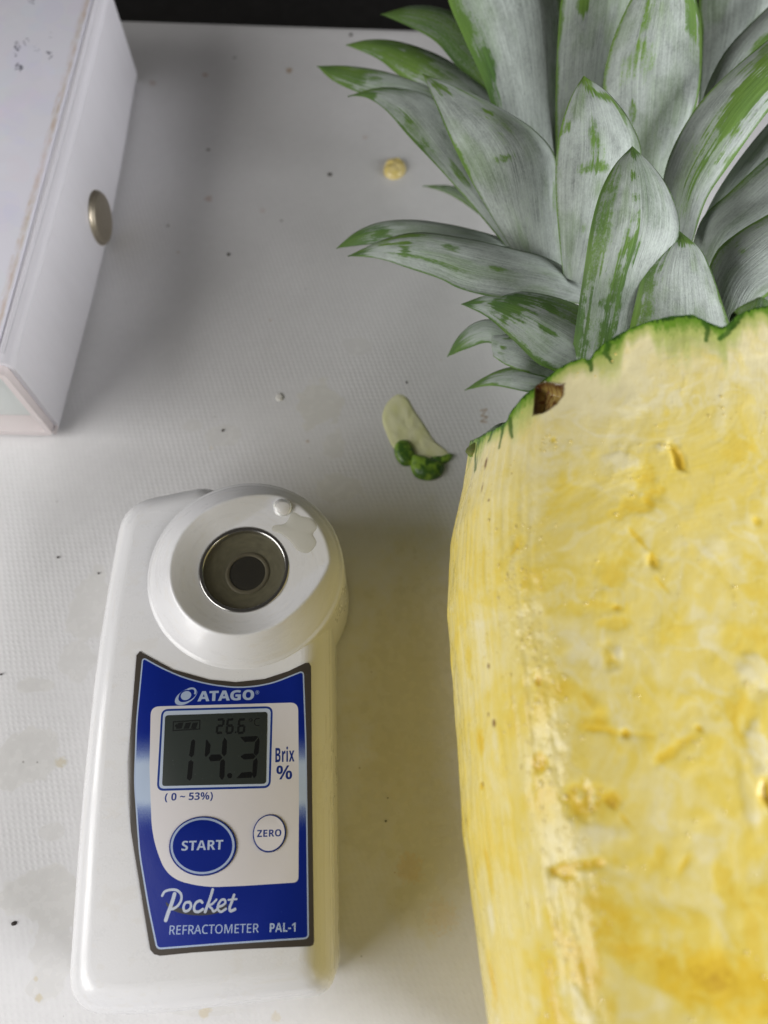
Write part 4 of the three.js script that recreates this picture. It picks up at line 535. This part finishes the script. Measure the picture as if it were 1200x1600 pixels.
  leaf([[860, 618], [820, 612], [770, 603], [725, 610]], [[890, 582], [830, 572], [790, 575], [755, 590], [725, 610]], [34, 36, 27], { dark: 0.25, tip: 0.3, green: 0.12, patch: [[0.85, 0.5, 0.2, 0.5, 0.8]] });
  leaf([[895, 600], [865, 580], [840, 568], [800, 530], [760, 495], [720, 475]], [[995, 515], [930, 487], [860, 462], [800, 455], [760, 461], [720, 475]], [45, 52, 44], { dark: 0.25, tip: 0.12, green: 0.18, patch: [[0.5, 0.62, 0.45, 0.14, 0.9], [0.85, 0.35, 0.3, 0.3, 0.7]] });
  leaf([[880, 432], [870, 330], [868, 260], [876, 200], [893, 150], [912, 118]], [[925, 445], [970, 350], [1002, 240], [985, 190], [950, 145], [912, 118]], [48, 66, 74], { dark: 0.05, tip: 0.07, marg: 0.03, rub: 3, patch: [[0.45, 0.88, 0.14, 0.05, 1.1], [0.72, 0.83, 0.24, 0.04, 1.0], [0.4, 0.62, 0.06, 0.1, 0.9], [0.45, 0.5, 0.2, 0.03, 0.8], [0.08, 0.7, 0.06, 0.04, 0.8]] });
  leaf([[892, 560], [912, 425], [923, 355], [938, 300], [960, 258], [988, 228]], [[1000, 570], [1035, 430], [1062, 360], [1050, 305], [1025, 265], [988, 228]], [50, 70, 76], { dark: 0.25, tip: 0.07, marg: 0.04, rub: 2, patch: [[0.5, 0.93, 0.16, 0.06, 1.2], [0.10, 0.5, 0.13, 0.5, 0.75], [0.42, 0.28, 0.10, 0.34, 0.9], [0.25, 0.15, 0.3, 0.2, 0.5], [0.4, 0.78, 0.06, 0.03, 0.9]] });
  leaf([[972, 570], [992, 475], [1004, 430], [1030, 392], [1062, 361]], [[1160, 570], [1128, 470], [1112, 425], [1095, 390], [1062, 361]], [50, 66, 70], { dark: 0.1, tip: 0.12, marg: 0.05, rub: 1, patch: [[0.5, 0.94, 0.45, 0.12, 1.3], [0.06, 0.6, 0.14, 0.45, 0.9], [0.65, 0.28, 0.05, 0.1, 0.8]] });
  // short bracts that stick out over the edge of the cut
  const bract = (Lp, Rp, hs, o) => { leaf(Lp, Rp, hs, o); crown.children[crown.children.length - 1].name = 'bract'; };
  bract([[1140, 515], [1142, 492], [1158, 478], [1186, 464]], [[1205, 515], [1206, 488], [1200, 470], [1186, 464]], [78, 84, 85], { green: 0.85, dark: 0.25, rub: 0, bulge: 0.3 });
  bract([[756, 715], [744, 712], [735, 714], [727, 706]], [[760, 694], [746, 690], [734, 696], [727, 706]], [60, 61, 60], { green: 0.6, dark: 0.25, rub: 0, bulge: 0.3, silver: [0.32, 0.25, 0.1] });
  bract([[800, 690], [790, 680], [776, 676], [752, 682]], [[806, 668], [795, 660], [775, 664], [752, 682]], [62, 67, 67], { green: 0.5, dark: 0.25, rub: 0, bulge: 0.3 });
  // two leaves out of the frame on the far side of the crown
  leaf([[1180, 440], [1250, 380], [1330, 330], [1430, 300], [1500, 300]], [[1190, 500], [1270, 450], [1350, 410], [1430, 370], [1500, 300]], [44, 50, 44], {});
  leaf([[1160, 330], [1230, 230], [1300, 160], [1400, 90]], [[1190, 380], [1280, 300], [1360, 210], [1400, 90]], [40, 50, 56], {});
}

// ---------------------------------------------------------------- scraps on the board
function blob(pts, H, mat, name, parent, org, rough = 0.3, seed = 1, h0 = 0) {   // low mound over a traced outline
  const N = 56, P = smoothClosed(pts.map(([a, b]) => pix(a, b, h0).slice(0, 2)), N), cx = P.reduce((s, p) => s + p[0], 0) / N, cy = P.reduce((s, p) => s + p[1], 0) / N;
  const top = gridGeo(N + 1, 14, (i, j) => { const p = P[i % N], t = 1 - j / 13, X = lerp(cx, p[0], t), Y = lerp(cy, p[1], t), n = fbm(X * 0.6 + seed, Y * 0.6, 3) - 0.5; return W(X - org[0], Y - org[1], h0 + (H + rough * H * n * 2.4) * Math.pow(1 - t * t * t, 0.5) * (j ? 1 : 0)); }, (i, j) => { const p = P[i % N], t = 1 - j / 13; return [lerp(cx, p[0], t) / 20, lerp(cy, p[1], t) / 20]; });
  return mesh(name, top, mat, parent);
}
{
  const o = pix(650, 690, 0), g = thing('rind_scrap', 'thin scrap of pale pineapple flesh with dark green rind at one end', 'rind scrap', [o[0], o[1], 0]);
  const ft = dataTex(256, 256, (i, j, c) => { const n = fbm(i * 0.05, j * 0.02, 4); c[0] = toS(0.66 + 0.14 * n); c[1] = toS(0.67 + 0.12 * n); c[2] = toS(0.30 + 0.26 * n); }, true, THREE.RepeatWrapping);
  const rt = dataTex(256, 256, (i, j, c) => { const n = sstep(0.35, 0.7, fbm(i * 0.05, j * 0.05, 4)); c[0] = toS(lerp(0.045, 0.22, n)); c[1] = toS(lerp(0.12, 0.37, n)); c[2] = toS(lerp(0.012, 0.035, n)); }, true, THREE.RepeatWrapping);
  blob([[622, 616], [634, 620], [648, 642], [662, 662], [680, 690], [702, 710], [690, 724], [662, 722], [640, 714], [618, 704], [604, 678], [597, 652], [606, 628]], 0.55, phys({ map: ft, roughness: 0.3, clearcoat: 0.5, clearcoatRoughness: 0.2 }), 'flesh_piece', g, o, 0.3, 4);
  const r = phys({ map: rt, roughness: 0.45, clearcoat: 0.25, clearcoatRoughness: 0.3 });
  blob([[642, 712], [660, 714], [684, 722], [694, 728], [688, 744], [670, 751], [650, 746], [642, 732]], 2.4, r, 'rind_piece', g, o, 0.08, 9, 0.3);
  blob([[616, 700], [622, 690], [634, 688], [643, 696], [648, 710], [644, 726], [630, 728], [619, 716]], 1.8, r, 'rind_piece', g, o, 0.08, 19, 0.3);
  blob([[672, 716], [690, 714], [706, 709], [707, 714], [696, 724], [680, 726]], 1.3, r, 'rind_piece', g, o, 0.08, 29, 0.3);
}
{
  const mk = (name, label, cat, pts, H, mat, group, seed) => { const c = pts.reduce((s, p) => [s[0] + p[0] / pts.length, s[1] + p[1] / pts.length], [0, 0]), o = pix(c[0], c[1], 0), m = blob(pts, H, mat, numbered(name), scene, o, 0.25, seed); m.position.copy(W(o[0], o[1], 0)); return tag(m, label, cat, group); };
  const yt = dataTex(128, 128, (i, j, c) => { const n = fbm(i * 0.08, j * 0.08, 3); c[0] = toS(0.62 + 0.2 * n); c[1] = toS(0.48 + 0.2 * n); c[2] = toS(0.10 + 0.25 * n); }, true, THREE.RepeatWrapping);
  mk('flesh_crumb', 'small yellow crumb of pineapple flesh on the board near the crown leaves', 'fruit crumb', [[600, 262], [606, 252], [618, 249], [630, 254], [634, 266], [627, 277], [614, 281], [602, 275]], 2.2, phys({ map: yt, roughness: 0.3, clearcoat: 0.4 }), null, 3);
  mk('pulp_crumb', 'tiny whitish pulp crumb on the board above the refractometer', 'pulp crumb', [[432, 617], [437, 614], [443, 619], [442, 625], [436, 627], [431, 623]], 0.45, phys({ color: rgb(0.68, 0.665, 0.62), roughness: 0.25, clearcoat: 0.5 }), null, 5);
  const small = (r) => (r > 4 ? r : r * 0.72);
  const dk = std({ color: rgb(0.03, 0.022, 0.018), roughness: 0.6 });
  for (const [px, py, r0, where] of [[22, 1443, 4.2, 'largest black crumb on the board, left of the lower end of the refractometer'], [91, 871, 2.4, 'tiny dark crumb on the board beside the upper left side of the refractometer'], [348, 673, 2.6, 'tiny dark crumb in a small juice spot between case and refractometer'], [635, 598, 2.0, 'tiny dark crumb on the board just beyond the rind scrap'], [603, 1283, 2.2, 'tiny dark crumb in the gap between the START key side and the pineapple'], [606, 1247, 1.6, 'smallest dark crumb in the gap between refractometer and pineapple'], [515, 273, 2.4, 'tiny dark crumb on the board between snap button and yellow flesh crumb'], [548, 55, 3, 'dark crumb near the far edge of the board by the crown leaf tips'], [357, 398, 3, 'brownish crumb on the shaded board right of the snap button'], [2, 1054, 2.2, 'tiny dark crumb on the board far left of the prism well'], [154, 896, 2, 'tiny dark crumb touching the left side of the refractometer']]) { const r = small(r0); mk('dark_crumb', where, 'dark crumb', [[px - r, py], [px - r * 0.4, py - r * 0.7], [px + r * 0.9, py - r * 0.8], [px + r, py + r * 0.2], [px + r * 0.2, py + r * 0.7], [px - r * 0.7, py + r * 0.8]], 0.6, dk, 'tiny dark crumbs on the board', px); }
}

renderer.render(scene, camera);
